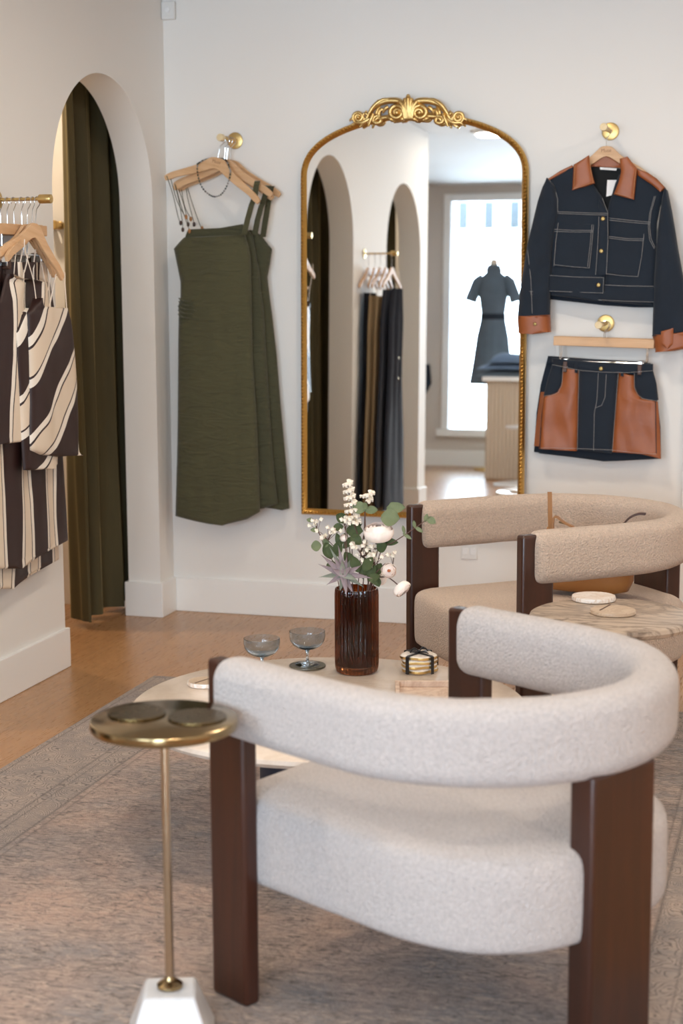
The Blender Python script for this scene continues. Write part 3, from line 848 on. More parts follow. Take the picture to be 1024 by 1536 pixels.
# filler sprays of tiny white flowers
def spray(center, n, spread, label, seed):
    global k
    k += 1; rnd = random.Random(seed)
    t = empty('baby_white_spray', root(k), label, 'flower', group=FG)
    c = Vector(center); P = stempath(k, c-Vector((0, 0, .03))); st = MB().tube(P, .0012, 5); heads = []
    for i in range(n):
        e = c + Vector((rnd.gauss(0, spread), rnd.gauss(0, spread*.6), rnd.gauss(0, spread*.55)))
        st.tube([P[-1], P[-1]*.4+e*.6+Vector((0, 0, .004)), e], .0007, 4); heads.append(e)
    st.build('stem', M_stem, t)
    for e in heads:
        mb = MB()
        for q in range(5):
            a = 2*pi*q/5+rnd.random(); d = Vector((cos(a), -.5, sin(a))).normalized(); leaf_mesh(mb, e, d, (0, -1, .1), .0075, .0062, .25)
        mb.ball(e, .0025, 6, 5); mb.build('floret', M_petal2, t)
    return t
spray(F(545, 820, -.03), 22, .022, 'dense spray of tiny white flowers in the middle of the bouquet', 1)
spray(F(562, 832, -.035), 16, .017, 'spray of tiny white flowers right of the middle', 2)
spray(F(492, 795, -.01), 12, .02, 'airy white spray at the left of the bouquet', 3)
spray(F(517, 778, -.02), 9, .011, 'little white cluster under the ivory spike', 4)
spray(F(476, 782, .0), 6, .010, 'sparse sprig at the far left of the bouquet', 5)
spray(F(589, 831, .0), 4, .006, 'single small sprig to the right above the ranunculus', 6)
# eucalyptus branches
def euca(pts, leaves, label, mat):
    global k
    k += 1
    t = empty('eucalyptus_branch', root(k), label, 'foliage', group=FG)
    W = [F(*q) for q in pts]
    P = stempath(k, W[0])[:-1] + (catmull(W, 5) if len(W) > 2 else [W[0]+(W[-1]-W[0])*(i/4) for i in range(5)])
    MB().tube(P, .0014, 6).build('stem', M_stem, t)
    for (px, py, dy, dx, dz, L, Wd, tilt) in leaves:
        c = F(px, py, dy); d = Vector((dx, -.15, dz)); up = Vector((tilt, -1, .35))
        mb = MB(); leaf_mesh(mb, c, d, up, L, Wd, .12); mb.build('leaf', mat, t, angle=80)
    return t
euca([(548, 790, .01), (547, 765, .01)], [(549, 764, 0, -.9, .2, .04, .036, .1), (547, 765, 0, .8, .05, .04, .024, -.2), (545, 762, -.01, .3, .4, .02, .02, 0)], 'eucalyptus stem with broad leaf behind the ivory sprig', M_leaf)
euca([(570, 800, .02), (578, 768, .02), (590, 756, .02)], [(572, 776, -.01, .9, .0, .055, .05, .1), (580, 763, 0, .95, .12, .055, .032, -.3), (585, 765, .01, .5, .5, .03, .028, 0)], 'eucalyptus stem with large flat green leaves at upper right', M_leaf)
euca([(578, 818, -.01), (592, 812, -.01), (622, 792, -.01), (646, 775, -.01)], [(637, 783, -.01, .3, .9, .025, .013, 0), (640, 776, -.01, .85, -.5, .03, .021, 0), (622, 792, -.01, -.1, .9, .022, .01, 0), (622, 790, -.01, .85, -.5, .028, .011, 0), (607, 801, -.01, -.2, .9, .025, .01, 0), (604, 800, -.01, .9, -.5, .03, .01, 0)], 'long thin eucalyptus sprig reaching right towards the far chair', M_leaf)
euca([(492, 836, 0), (482, 808, 0), (474, 790, 0)], [(482, 818, 0, -.9, -.15, .03, .032, 0), (484, 816, 0, .8, .3, .022, .026, 0), (478, 795, 0, -1, .0, .024, .014, 0), (472, 781, 0, -1, .1, .024, .014, 0)], 'eucalyptus sprig with rounded leaves reaching left', M_leaf)
euca([(525, 830, .02), (520, 800, .02), (515, 780, .02)], [(520, 795, .01, .8, .0, .05, .04, 0), (516, 785, .01, -.4, .8, .03, .025, .3), (518, 800, .0, -.3, -.6, .04, .02, .2), (505, 800, .01, .3, -.9, .045, .02, 0), (530, 805, .0, -.6, -.7, .045, .022, .1)], 'deep green leafy stem behind the white flowers', M_leafd)
euca([(560, 850, .0), (568, 820, .0), (575, 815, .0)], [(565, 822, -.01, .6, .2, .035, .036, 0), (572, 812, 0, .95, .0, .05, .022, .2), (580, 806, .01, .2, 1, .03, .018, 0), (560, 842, -.03, -.2, -.9, .05, .03, 0), (548, 842, -.03, -.1, -.8, .05, .024, 0), (572, 845, -.01, -.4, -.8, .04, .026, 0), (555, 862, -.05, .5, -.5, .035, .024, 0), (563, 865, -.045, .3, -.7, .03, .022, .2)], 'deep green foliage stem at the right of the vase mouth', M_leafd)
euca([(505, 845, .02), (498, 830, .02)], [(497, 838, .0, -.3, .9, .05, .034, .1), (503, 835, 0, .3, .9, .05, .03, .1), (505, 850, -.02, -.8, .1, .03, .03, 0)], 'dark broad leaf stem behind the lilac succulent', M_leafd)
euca([(540, 862, .0), (535, 838, -.01)], [(538, 858, -.04, -.3, .8, .05, .03, 0), (545, 856, -.04, .5, .7, .05, .03, .1), (530, 848, -.02, -.5, .8, .045, .03, .2), (552, 870, -.05, .7, .3, .04, .024, 0), (548, 840, -.0, .1, .9, .045, .034, 0)], 'dark green leaf cluster at the centre of the vase mouth', M_leafd)
euca([(528, 800, .015), (520, 770, .02)], [(524, 790, .02, .9, .25, .04, .034, 0), (520, 782, .02, -.8, .5, .035, .03, 0), (527, 802, .0, .6, -.5, .04, .03, .1), (515, 790, .01, -.9, -.1, .03, .024, 0)], 'mid height leafy stem behind the ivory spike', M_leafd)
# lilac succulent
k += 1
t = empty('air_plant', root(k), 'spiky dusty lilac succulent hanging over the left vase rim', 'plant', group=FG)
SCn = F(514, 862, -.06)
MB().tube(stempath(k, SCn), .003, 6).build('stem', M_stem, t)
TIPS = [(476, 862), (476, 846), (480, 832), (493, 820), (506, 818), (519, 836), (530, 832), (541, 848), (557, 863), (546, 878), (530, 890), (519, 893), (508, 888), (488, 875), (500, 835), (535, 868), (498, 852), (525, 850), (512, 840)]
for i, (px, py) in enumerate(TIPS):
    T = F(px, py, -.075 if i > 13 else -.05 - .012*(i % 3))
    d = T-SCn; L = d.length; mb = MB(); rows = []
    dn = d.normalized(); s = dn.cross(Vector((0, -1, .2))).normalized(); nrm = s.cross(dn)
    for q in range(9):
        u = q/8; w = .0068*(1-u**1.6)*(.55+.9*sin(pi*min(1, u*.8+.15)))
        c = SCn + d*u + nrm*(-.16*L*sin(pi*u*.9)) + Vector((0, 0, -.10*L*u*u if py > 850 else .0))
        rows.append([c + s*(w*j) + nrm*(abs(j)*w*.5) for j in (-1, -.5, 0, .5, 1)])
    mb.grid(rows); mb.grid([[p_-nrm*.001 for p_ in r_] for r_ in rows]); mb.build('leaf', M_lilac if i % 3 else M_greenlilac, t, angle=80)
# ------------------------------------------------------------------ gilded mirror
TILT = radians(1.2)
MP0 = Vector((1.08, -.05, .9)); MN = Vector((0, -cos(TILT), sin(TILT)))
def onm(px, py, off=0.0):
    r = CR*((px-512)/FOC) + CD*((py-768)/FOC) + CF
    q = MP0+MN*off; return CP + r*((q-CP).dot(MN)/r.dot(MN))
m = empty('wall_mirror', on(618, 771, Y=-.06), 'tall arched gilded wall mirror with ornate crest on the back wall', 'mirror', rot=(0, 0, 0))
EX = Vector((1, 0, 0)); EZ = EX.cross(MN)*-1
if EZ.z < 0: EZ = -EZ
def mp(x, z, off=0.0):
    """point of the mirror plane: x in metres from the left wall, z height"""
    t_ = (z-MP0.z)/EZ.z; return MP0 + EX*(x-MP0.x) + EZ*t_ + MN*off
xl, xr, zb = .632, 1.566, .478
top = [(xl, 1.86), (xl+.003, 1.915), (xl+.022, 1.965), (xl+.062, 2.010), (xl+.125, 2.050), (xl+.215, 2.085), (xl+.33, 2.112), ((xl+xr)/2, 2.127)]
top = top + [(xl+xr-x, z) for x, z in top[-2::-1]]
arc = [(v.x, v.z) for v in catmull([Vector((x, 0, z)) for x, z in top], 6)]
path2 = [(xl, zb)] + [(xl, zb+(1.86-zb)*i/12) for i in range(1, 12)] + arc + [(xr, 1.86-(1.86-zb)*i/12) for i in range(1, 12)] + [(xr, zb)] + [(xr-(xr-xl)*i/10, zb) for i in range(1, 10)]
# moulded frame: profile swept round the closed outline
def sweep(profile, pts):
    n = len(pts); rows = []
    for i in range(n):
        p0, p1, p2 = Vector(pts[i-1]), Vector(pts[i]), Vector(pts[(i+1) % n])
        a = (p1-p0).normalized(); b = (p2-p1).normalized(); tt = (a+b).normalized(); nn = Vector((tt.y, -tt.x)); c_ = max(.5, nn.dot(Vector((a.y, -a.x))))
        rows.append([mp(p1.x+nn.x*d/c_, p1.y+nn.y*d/c_, h) for d, h in profile])
    return rows
FR = [(-.012, -.012), (-.012, .012), (-.007, .022), (.0, .026), (.006, .022), (.010, .013), (.013, .008), (.016, .004), (.016, -.012)]
MB().grid(sweep(FR, path2), closed_u=True, closed_v=True).build('frame', M_gold, m, angle=50)
# beaded rope on the frame face
per = []
for i in range(len(path2)):
    a = Vector(path2[i]); b = Vector(path2[(i+1) % len(path2)]); L = (b-a).length; per.append((a, b, L))
tot = sum(x[2] for x in per); step = .0150; mb = MB(); s_ = 0; i = 0; acc = 0
nb = int(tot/step)
for q in range(nb):
    s_ = q*tot/nb
    while s_ > acc+per[i][2]: acc += per[i][2]; i += 1
    a, b, L = per[i]; p2 = a+(b-a)*((s_-acc)/L); tt = (b-a)/L; nn = Vector((tt.y, -tt.x)); d2 = (tt*.8+nn*.6).normalized()
    c0 = p2-nn*.001
    mb.tube([mp(*(c0-d2*.0085), .021), mp(*c0, .0275), mp(*(c0+d2*.0085), .021)], [.0030, .0066, .0030], 7)
mb.build('rope_moulding', M_gold, m, angle=70)
gl = [p for p in path2]
MB().prism([mp(x, z, .003) for x, z in gl], MN*.004).build('mirror_glass', M_mirror, m, smooth=False)
MB().prism([mp(x, z, -.012) for x, z in gl], MN*.006).build('backboard', M_brownleather, m, smooth=False)
# carved crest: palmette, C scrolls and acanthus sprays
cx, cz = (xl+xr)/2-.006, 2.137
crest = MB()
def cp(px, py, off=.03):
    """crest drawing coordinates (photo pixels) -> mirror plane"""
    return onm(px, py, off)
def scroll(pts, r, off=.034):
    P = [cp(x, y, off) for x, y in pts]; P = catmull(P, 5); n = len(P)
    crest.tube(P, [(r[0]+(r[1]-r[0])*i/(n-1))*1.28*(.75+.5*sin(pi*i/(n-1))) for i in range(n)], 8)
CX = 612
for s in (-1, 1):
    X = lambda d: CX+s*d
    # right side sits a little lower on the wall line than the left in the photo: perspective handles it
    dy = 0
    scroll([(X(4), 176), (X(6), 164), (X(11), 154), (X(20), 151), (X(34), 152), (X(48), 158), (X(58), 170), (X(66), 184), (X(73), 190)], (.010, .006))
    scroll([(X(20), 152), (X(34), 149), (X(44), 153), (X(52), 160), (X(60), 172)], (.004, .007), .04)
    scroll([(X(36), 152), (X(42), 154), (X(46), 150)], (.006, .004), .036)
    # big inner volute
    V = []
    for q in range(20):
        a = radians(200-q*34); rr = 13.5*(1-q/23)
        V.append((X(17+rr*cos(a)), 169-rr*sin(a)*.9))
    scroll(V, (.0075, .0045), .038)
    crest.ball(cp(X(17), 169, .042), .011)
    # outer rosette scroll
    V = []
    for q in range(18):
        a = radians(-60+q*38); rr = 8.5*(1-q/22); V.append((X(75+rr*cos(a)), 176-rr*sin(a)))
    scroll(V, (.006, .0035), .036)
    crest.ball(cp(X(75), 176, .04), .008)
    # lower leaf volute
    V = []
    for q in range(16):
        a = radians(120-q*36); rr = 8*(1-q/20); V.append((X(46+rr*cos(a)), 180-rr*sin(a)*.8))
    scroll(V, (.007, .004), .034)
    scroll([(X(36), 164), (X(42), 166), (X(44), 174), (X(40), 183)], (.005, .007), .03)
    scroll([(X(58), 178), (X(68), 184), (X(78), 184), (X(82), 188)], (.008, .003), .036)
    scroll([(X(62), 168), (X(68), 173), (X(66), 180), (X(70), 186)], (.004, .005), .036)
    scroll([(X(60), 172), (X(64), 170), (X(62), 166)], (.005, .003), .04)
    scroll([(X(52), 170), (X(56), 180), (X(60), 190)], (.006, .004), .04)
    # foliage lobes
    for (ax, ay, bx_, by, r0) in ((8, 172, 16, 150, .007), (10, 160, 18, 147, .006), (30, 160, 38, 170, .007), (48, 172, 42, 160, .006), (66, 176, 58, 186, .006), (82, 178, 88, 182, .005), (24, 180, 32, 176, .007), (6, 178, 14, 182, .008), (44, 176, 52, 186, .006)):
        scroll([(X(ax), ay), (X((ax+bx_)/2+1), (ay+by)/2-1), (X(bx_), by)], (r0, r0*.4), .036)
for d, tp, r0 in ((-14, 151, .007), (14, 151, .007), (-19, 158, .006), (19, 158, .006), (0, 144, .010), (-5, 147, .008), (5, 147, .008), (-9, 153, .007), (9, 153, .007)):
    scroll([(CX+d*.3, 178), (CX+d*.5, 162), (CX+d, tp)], (.006, r0), .042)
crest.ball(cp(CX, 144, .05), .008)
scroll([(CX-26, 181), (CX-12, 178), (CX, 176), (CX+12, 178), (CX+26, 180)], (.006, .006), .032)
scroll([(CX-84, 187), (CX-60, 180), (CX-30, 176), (CX, 174), (CX+30, 174), (CX+60, 177), (CX+84, 181)], (.006, .006), .028)
crest.build('crest', M_goldpale, m, angle=70)
# ------------------------------------------------------------------ hangers
def hanger_local(front_text=False, halfw=.2, drop=.105, th=.012):
    """outline of a wooden hanger, x across, z down from the hub top at 0"""
    topc = [(0, 0), (.025, -.004), (.045, -.018), (.075, -.040), (.12, -.064), (.165, -.086), (halfw-.006, -drop), (halfw, -drop-.010)]
    lowc = [(halfw-.008, -drop-.022), (halfw-.03, -drop-.012), (.15, -.104), (.10, -.084), (.055, -.064), (.02, -.046), (0, -.040)]
    P = catmull([Vector((x, 0, z)) for x, z in topc], 4) + catmull([Vector((x, 0, z)) for x, z in lowc], 4)
    R = [(p.x, p.z) for p in P]
    L = [(-x, z) for x, z in R[::-1]][1:-1]
    return R+L
def make_hanger(loc, rot, label, group, mat=None, text=False, hook_h=.075, halfw=.2, drop=.105, cat='clothes hanger', bar=False, hook_turn=0):
    """origin: where the hook rests on its peg"""
    t = empty('wooden_hanger', loc, label, cat, rot=rot, group=group)
    th = .012; mt = mat or M_hangwood
    mb = MB()
    if not bar:
        P = [Vector((x*halfw/.2, -th/2, z*drop/.105-hook_h)) for x, z in hanger_local()]
        mb.prism(P, (0, th, 0)).build('shoulders', mt, t, world=False, bevel=.0035, angle=50)
    else:
        mb.bx(-halfw, halfw, -.007, .007, -hook_h-.036, -hook_h).build('bar', mt, t, world=False, bevel=.002)
    R = .017
    hk = [(R*cos(a), 0, -.0+R*sin(a)-R) for a in [radians(200-q*25) for q in range(10)]]
    hk += [(.006, 0, -.036), (0, 0, -.048), (0, 0, -hook_h-.002)]
    HT = Matrix.Rotation(hook_turn, 3, 'Z')
    MB().tube([HT @ Vector(p) for p in catmull([Vector(h) for h in hk], 3)], .0016, 8).build('hook', M_chrome, t, world=False)
    if text:
        for s_, zz, body in ((.019, -.024, 'Muse'), (.010, -.036, '- - - - -')):
            cu = bpy.data.curves.new('logo', 'FONT'); cu.body = body; cu.size = s_; cu.align_x = 'CENTER'; cu.extrude = .0002
            tmp = bpy.data.objects.new('tmp', cu); COL.objects.link(tmp); me = bpy.data.meshes.new_from_object(tmp); bpy.data.objects.remove(tmp); me.materials.clear(); me.materials.append(M_ink)
            o = bpy.data.objects.new('logo', me); COL.objects.link(o); o.parent = t; o.location = (0, -th/2-.0006, zz-hook_h); o.rotation_euler = (radians(90), 0, 0)
    return t
def clips(t, hook_h, half, zrod, zclip, mat=M_brownleather):
    mb = MB().tube([(-half, 0, -hook_h-.034), (-half, 0, zrod), (-half+.012, 0, zrod-.006), (half-.012, 0, zrod-.006), (half, 0, zrod), (half, 0, -hook_h-.034)], .0028, 8)
    mb.build('clip_rail', M_chrome, t, world=False)
    for s in (-1, 1):
        o = MB().bx(s*(half-.024)-.010, s*(half-.024)+.010, -.012, .012, zclip-.02, zclip+.026).build('clip', M_chrome, t, world=False, bevel=.003)
        MB().bx(s*(half-.024)-.008, s*(half-.024)+.008, -.017, .017, zclip-.028, zclip+.014).build('clip_pad', mat, o, world=False, bevel=.002)
def wall_peg(px, py, tipy, label, group='maple and brass wall pegs', y_tip=-.19):
    """px,py: where the plate sits in the photo on the wall (Y=0)"""
    c = on(px, py, Y=-.006); t = empty('wall_peg', (c.x, 0, c.z), label, 'wall peg', group=group)
    rx = Matrix.Rotation(radians(90), 3, 'X')
    def lat(prof, y0):
        mb = MB(); mb.lathe(prof, seg=32); mb.v = [Vector((c.x+v.x, y0-v.z, c.z+v.y)) for v in mb.v]; return mb
    lat([(.033, .0005), (.035, .003), (.034, .007), (.028, .009)], 0).build('plate', M_brass, t)
    lat([(.0085, .009), (.0085, -y_tip-.03)], 0).build('peg', M_brass, t)
    lat([(.0135, -y_tip-.036), (.015, -y_tip-.03), (.015, -y_tip-.004), (.0135, -y_tip)], 0).build('tip', M_pegwood, t)
    return c
DG = 'olive dresses on the wall peg'; HG = 'wooden hangers on the left wall peg'
PL = wall_peg(352, 211, 0, 'brass and maple wall peg above the green dresses')
hz = PL.z+.010
def dress_conv(Y): return lambda x, y: on(x, y, Y=Y)
def linen_wr(seed, amp=.012):
    w1 = wrinkle(amp, 9, 2.4, seed)
    def w(u, v, P):
        creases = .0055*sin(P.z*70+6*noise.noise(Vector((P.x*7, seed, P.z*6))))*max(0, noise.noise(Vector((P.x*5+3, seed, P.z*3.2)))+.15)
        return w1(u, v, P)+creases*(1.6 if u < .4 else .7)
    return w
# three dresses, front to back
Yd = (-.155, -.105, -.06)
front = [(279, 353), (290, 356), (315, 358.5), (340, 357), (360, 352.5), (366, 350), (368, 357), (372, 370), (375, 385), (376, 430), (377, 480), (378, 534), (381, 580), (384, 627), (387, 700), (389, 768), (370, 779), (337, 787), (312, 785), (285, 780), (263, 774), (264.5, 720), (265.7, 674), (266.5, 610), (267, 557), (267.5, 500), (268, 470), (267, 460), (270.5, 445), (270.5, 423), (266, 400), (260.4, 373), (270, 362)]
second = [(366, 340), (378, 352), (383, 380), (388, 405), (391, 440), (394.6, 463), (397, 510), (400, 557), (404, 620), (407.5, 674), (411, 715), (415.7, 756), (395, 763), (380, 766), (330, 766), (300, 760), (300, 660), (300, 500), (300, 400), (310, 360), (340, 346)]
third = [(377, 345), (390, 352), (407, 374), (404, 395), (400, 416), (404, 450), (408, 480), (414, 534), (420, 610), (426, 674), (430, 720), (433, 763), (424, 765), (390, 760), (340, 756), (330, 640), (330, 500), (335, 400), (350, 350)]
def mk_dress(poly, Y, mat, label, seed, bulge, st):
    t = empty('linen_dress', on(330, 780, Y=Y), label, 'dress', group=DG)
    mb = sheet(MB(), scan(poly, 6), dress_conv(Y), (0, -1, 0), 30, bulge, .008, linen_wr(seed))
    mb.build('bodice_and_skirt', mat, t, angle=60)
    for pts, w in st:
        rows = []
        P = [on(x, y, Y=Y+d) for x, y, d in pts]
        for off in (-1, 1):
            rows.append([p + Vector((off*w, -.002, 0)) for p in P])
        for off in (1, -1):
            rows.append([p + Vector((off*w, .002, 0)) for p in P])
        MB().grid(rows, closed_v=True).build('strap', mat, t, angle=60)
    return t
d1 = mk_dress(front, Yd[0], M_linen, 'long olive linen dress, frontmost on the left wall peg', 3, .026, [([(366, 352, -.026), (371, 330, -.02), (377, 308, -.012), (382, 295, -.009), (384, 281, -.007), (386, 272, -.004), (386.5, 271, .012)], .012)])
d2 = mk_dress(second, Yd[1], M_linen2, 'long olive linen dress in the middle of the three', 11, .02, [([(382, 352, -.016), (386, 330, -.012), (391, 312, -.01), (396, 298, -.008), (400, 285, -.006), (402, 279, -.003), (402, 278, .012)], .012)])
d3 = mk_dress(third, Yd[2], M_linen2, 'long olive linen dress, rearmost and furthest right on the peg', 23, .016, [([(394, 356, -.012), (398, 330, -.012), (403, 300, -.008), (406, 283, -.006), (407, 280, -.002), (407.5, 279, .012)], .012)])
cl0 = sheet(MB(), scan([(281, 346), (284, 343), (300, 345), (330, 342), (364, 336), (366, 345), (367, 368), (276, 368), (278, 354)], 4), dress_conv(Yd[0]), (0, -1, 0), 20, -.004, .003)
cl0.build('back_neckline', M_linen2, d1, angle=60)
# gathered side of the front dress
gb = MB()
for i, (x0, y0, x1, y1) in enumerate([(268, 447, 288, 455), (268, 452, 291, 462), (267, 459, 295, 468), (267, 465, 290, 474), (267, 471, 286, 480)]):
    P = [on(x0+(x1-x0)*q/5, y0+(y1-y0)*q/5+2*sin(q), Y=Yd[0]-.008-.020*sin(pi*(q/5)*.5)) for q in range(6)]
    gb.tube(P, [.003, .006, .006, .005, .003, .001], 6, flat=.6)
gb.build('gathers', M_linen, d1)
# thin beaded tie cords at the left
def ties(d, lines, mat):
    for i, pts in enumerate(lines):
        P = [on(x, y, Y=yy) for x, y, yy in pts]
        o = MB().tube(catmull(P, 4), .0016, 6).build('tie_cord', mat, d)
        e = P[-1]
        bd = MB().lathe([(.003, -.011), (.0062, -.006), (.0065, .003), (.003, .008)], e, 12).build('bead', M_tan if i % 2 else M_darkwood, o)
ties(d1, [[(250, 264, -.150), (259, 291, -.16), (267, 325, -.165), (271, 334, -.165)], [(256, 268, -.150), (265, 300, -.16), (276, 322, -.165), (279, 325, -.165)], [(262, 276, -.12), (268, 300, -.15), (273, 330, -.165), (274, 344, -.17)], [(263, 278, -.13), (272, 310, -.15), (283, 343, -.165), (284, 346, -.168)]], M_linen)
ties(d2, [[(268, 284, -.11), (275, 305, -.12), (281, 330, -.13), (282, 336, -.135)], [(272, 284, -.11), (277, 310, -.12), (285, 326, -.13), (286, 328, -.135)]], M_linen2)
ties(d3, [[(279, 282, -.08), (282, 300, -.1), (290, 331, -.12), (291, 336, -.125)], [(281, 281, -.08), (290, 310, -.09), (300, 338, -.1), (303, 342, -.1)]], M_linen2)
# hangers on the peg (spread like the photo)
rots = [(-.155, -.22, 'front beech hanger on the left wall peg, bead necklace looped over it', .30), (-.112, -.16, 'second beech hanger on the left wall peg', .1), (-.075, -.10, 'third beech hanger on the left wall peg, tip below the others', -.1), (-.045, .02, 'rearmost beech hanger on the left wall peg, close to the wall', .2)]
hx = [325, 338, 343, 348]
for i, (yy, rz, lb, tr_) in enumerate(rots):
    p = on(hx[i]+4, 206, Y=yy)
    make_hanger((PL.x, yy, hz), (0, radians([14, 5, 8, 4][i]), rz*.6), lb, HG, text=(i == 0), hook_h=.092, halfw=.232, drop=.12)
# bead necklace
pts = [(296, 246), (296, 258), (299, 272), (305, 284), (314, 292), (322, 295), (331, 292), (338, 283), (343, 271), (345.5, 258), (344, 252)]
P = catmull([on(x, y, Y=-.172) for x, y in pts], 6)
back = [on(x, y, Y=-.14) for x, y in ((338, 240), (322, 237), (306, 240))]
P = P + catmull([P[-1]] + back + [P[0]], 5)[1:-1]
t = empty('bead_necklace', P[25], 'dark green and grey bead necklace hanging from the front hanger', 'necklace')
P2 = [P[0]]
for q in P[1:]:
    if (q-P2[-1]).length > .0068: P2.append(q)
mats = [simple('jade_bead', (48, 66, 58), .3), simple('grey_bead', (142, 142, 140), .35), simple('onyx_bead', (28, 32, 36), .25)]
rnd = random.Random(4)
for q in P2: MB().ball(q, .0040, 8, 6).build('bead', mats[rnd.choice((0, 0, 1, 2, 2))], t)
MB().tube(P, .0007, 5).build('cord', M_black, t)
# ------------------------------------------------------------------ denim jacket
PJ = wall_peg(915, 197, 0, 'brass and maple wall peg holding the denim jacket hanger', y_tip=-.22)
JY = -.075
make_hanger((PJ.x-.008, JY+.020, PJ.z+.012), (0, 0, 0), 'beech hanger inside the denim jacket on the right wall peg', 'wooden hangers at the right wall', text=True, hook_h=.072, halfw=.165, drop=.105)
J = empty('denim_jacket', on(900, 460, Y=-.06), 'dark denim jacket with cognac leather collar and cuffs on the wall', 'jacket')
def cl(name, poly, Y, mat, parent, bulge=.012, thick=.006, wr=None, step=5, nx=16, edge=.5):
    return sheet(MB(), scan(poly, step), lambda x, y: on(x, y, Y=Y), (0, -1, 0), nx, bulge, thick, wr, edge).build(name, mat, parent, angle=50)
cl('lining', [(866, 249), (955, 250), (962, 300), (955, 380), (870, 380), (862, 300)], -.036, M_black, J, .004)
cl('back_hem', [(825, 440), (982, 450), (981, 461), (950, 461), (905, 458), (870, 454), (825, 449)], -.034, M_denim, J, .004, wr=wrinkle(.003, 10, 6, 2))
jw = wrinkle(.010, 11, 6, 5)
cl('front_panel', [(821, 269), (858, 250), (866, 249), (878, 262), (890, 277), (903, 296), (911, 318), (912.5, 340), (910, 400), (905.5, 453), (860, 447), (824, 444), (825, 400), (826, 350), (824, 310)], JY, M_denim, J, .022, wr=jw, nx=24)
cl('front_panel', [(928, 262), (956, 253), (975, 262), (998, 284), (990, 310), (985, 335), (984, 371), (982, 418), (981, 459), (940, 455), (906, 452), (909, 400), (911.5, 340), (911, 318), (914, 302), (918, 290), (922, 276)], JY, M_denim, J, .018, wr=wrinkle(.007, 11, 5, 15), nx=24)
# sleeves with leather cuffs
slv = wrinkle(.014, 14, 8, 31)
s1 = cl('sleeve', [(821, 267), (833, 279), (838, 300), (838, 320), (832, 345), (828, 370), (826, 400), (825, 440), (824.5, 475), (775.5, 477), (779, 440), (783, 415), (787, 390), (791, 365), (797, 340), (806, 302), (813, 281)], JY-.012, M_denim, J, .032, wr=slv, nx=20)
c1 = cl('cuff', [(775.3, 474), (824.6, 472), (826, 498), (812, 500), (800, 501), (777, 500)], JY-.016, M_leather, J, .036, nx=16)
s2 = cl('sleeve', [(997, 282), (1001, 286), (1008, 319), (1018, 381), (1025, 418), (1033, 460), (1040, 497), (1010, 502), (978, 504), (979, 470), (981, 418), (984, 371), (986, 345), (990, 315), (993, 295)], JY-.012, M_denim, J, .032, wr=wrinkle(.010, 14, 7, 45), nx=20)
c2_ = cl('cuff', [(978, 502), (1010, 499), (1040, 495), (1043, 520), (1015, 526), (983, 528)], JY-.016, M_leather, J, .036, nx=16)
cl('cuff_tab', [(991, 497), (1009.5, 492), (1009, 516), (1001, 523.5), (991, 516)], JY-.054, M_leather, c2_, .004, nx=6)
# leather collar, back collar and shoulder patches
cl('collar', [(860, 247), (883, 233), (885, 248), (888, 262), (891.5, 275.5), (874, 281), (858, 285.5), (859, 265)], JY-.028, M_leather, J, .010, nx=10)
cl('collar', [(929, 238), (941, 235), (948, 244), (955.5, 253), (953, 276), (950.8, 299.5), (935, 296), (920, 291.5), (927, 274), (931, 258)], JY-.028, M_leather, J, .010, nx=10)
cl('back_collar', [(884, 240), (905, 233), (931, 240), (933, 252), (906, 247), (885, 250)], -.045, M_leather, J, .006, nx=10)
cl('shoulder_patch', [(821, 268.5), (840, 256), (858, 247.5), (860, 252), (840, 262), (823, 271)], JY-.018, M_leather, J, .006, nx=8)
cl('shoulder_patch', [(955, 254), (970, 258), (985, 268), (999, 283), (990, 288), (977, 277), (956, 263)], JY-.022, M_leather, J, .008, nx=8)
# pockets, placket, waistband
cl('pocket', [(837, 334), (890, 336.5), (887, 370), (884, 402), (830, 399), (833, 365)], JY-.0215, M_denim, J, .004, .004, nx=12)
cl('pocket', [(914, 354), (966, 357), (962, 385), (957, 415), (908, 411), (911, 385)], JY-.0185, M_denim, J, .004, .004, nx=12)
cl('placket', [(897, 298), (911, 318), (912, 400), (908, 412), (895, 412), (897, 360)], JY-.020, M_denim, J, .004, .004, nx=6)
cl('waistband', [(824, 413), (860, 415), (905, 416), (904, 440), (860, 438.5), (824, 437)], JY-.022, M_denim, J, .005, .005, nx=14)
cl('waistband', [(906, 427), (940, 429), (981, 430), (980.5, 453), (940, 452), (882, 449), (882, 440), (906, 440)], JY-.017, M_denim, J, .005, .005, nx=14)
def stitch(parent, lines, Y, mat=M_thread, r=.00065, name='stitching'):
    mb = MB()
    for L in lines:
        mb.tube([on(x, y, Y=Y) for x, y in L], r, 5)
    return mb.build(name, mat, parent)
stitch(J, [[(836, 317.5), (860, 318.5), (885, 319.5), (911, 320)], [(836, 320), (885, 322), (911, 322.5)],
           [(831, 344), (860, 345.5), (889, 345.5)], [(831, 347), (860, 348), (889, 348)], [(837, 334), (833, 365), (830.5, 399)], [(890, 337), (887, 370), (883.5, 401.5)], [(831, 397), (857, 400), (884, 402)], [(887.5, 337), (884.5, 370), (881, 400)],
           [(824, 269.5), (831, 282), (836, 298), (836, 318)], [(825.5, 275), (834, 290), (835, 305)],
           [(824, 413), (860, 415.3), (905, 416.4)], [(824, 436.5), (860, 438), (904, 439.6)], [(905, 416), (904, 440)], [(898, 325), (896, 370), (893, 412)], [(903, 297), (911, 318), (911.5, 360), (909, 412)]], JY-.0268)
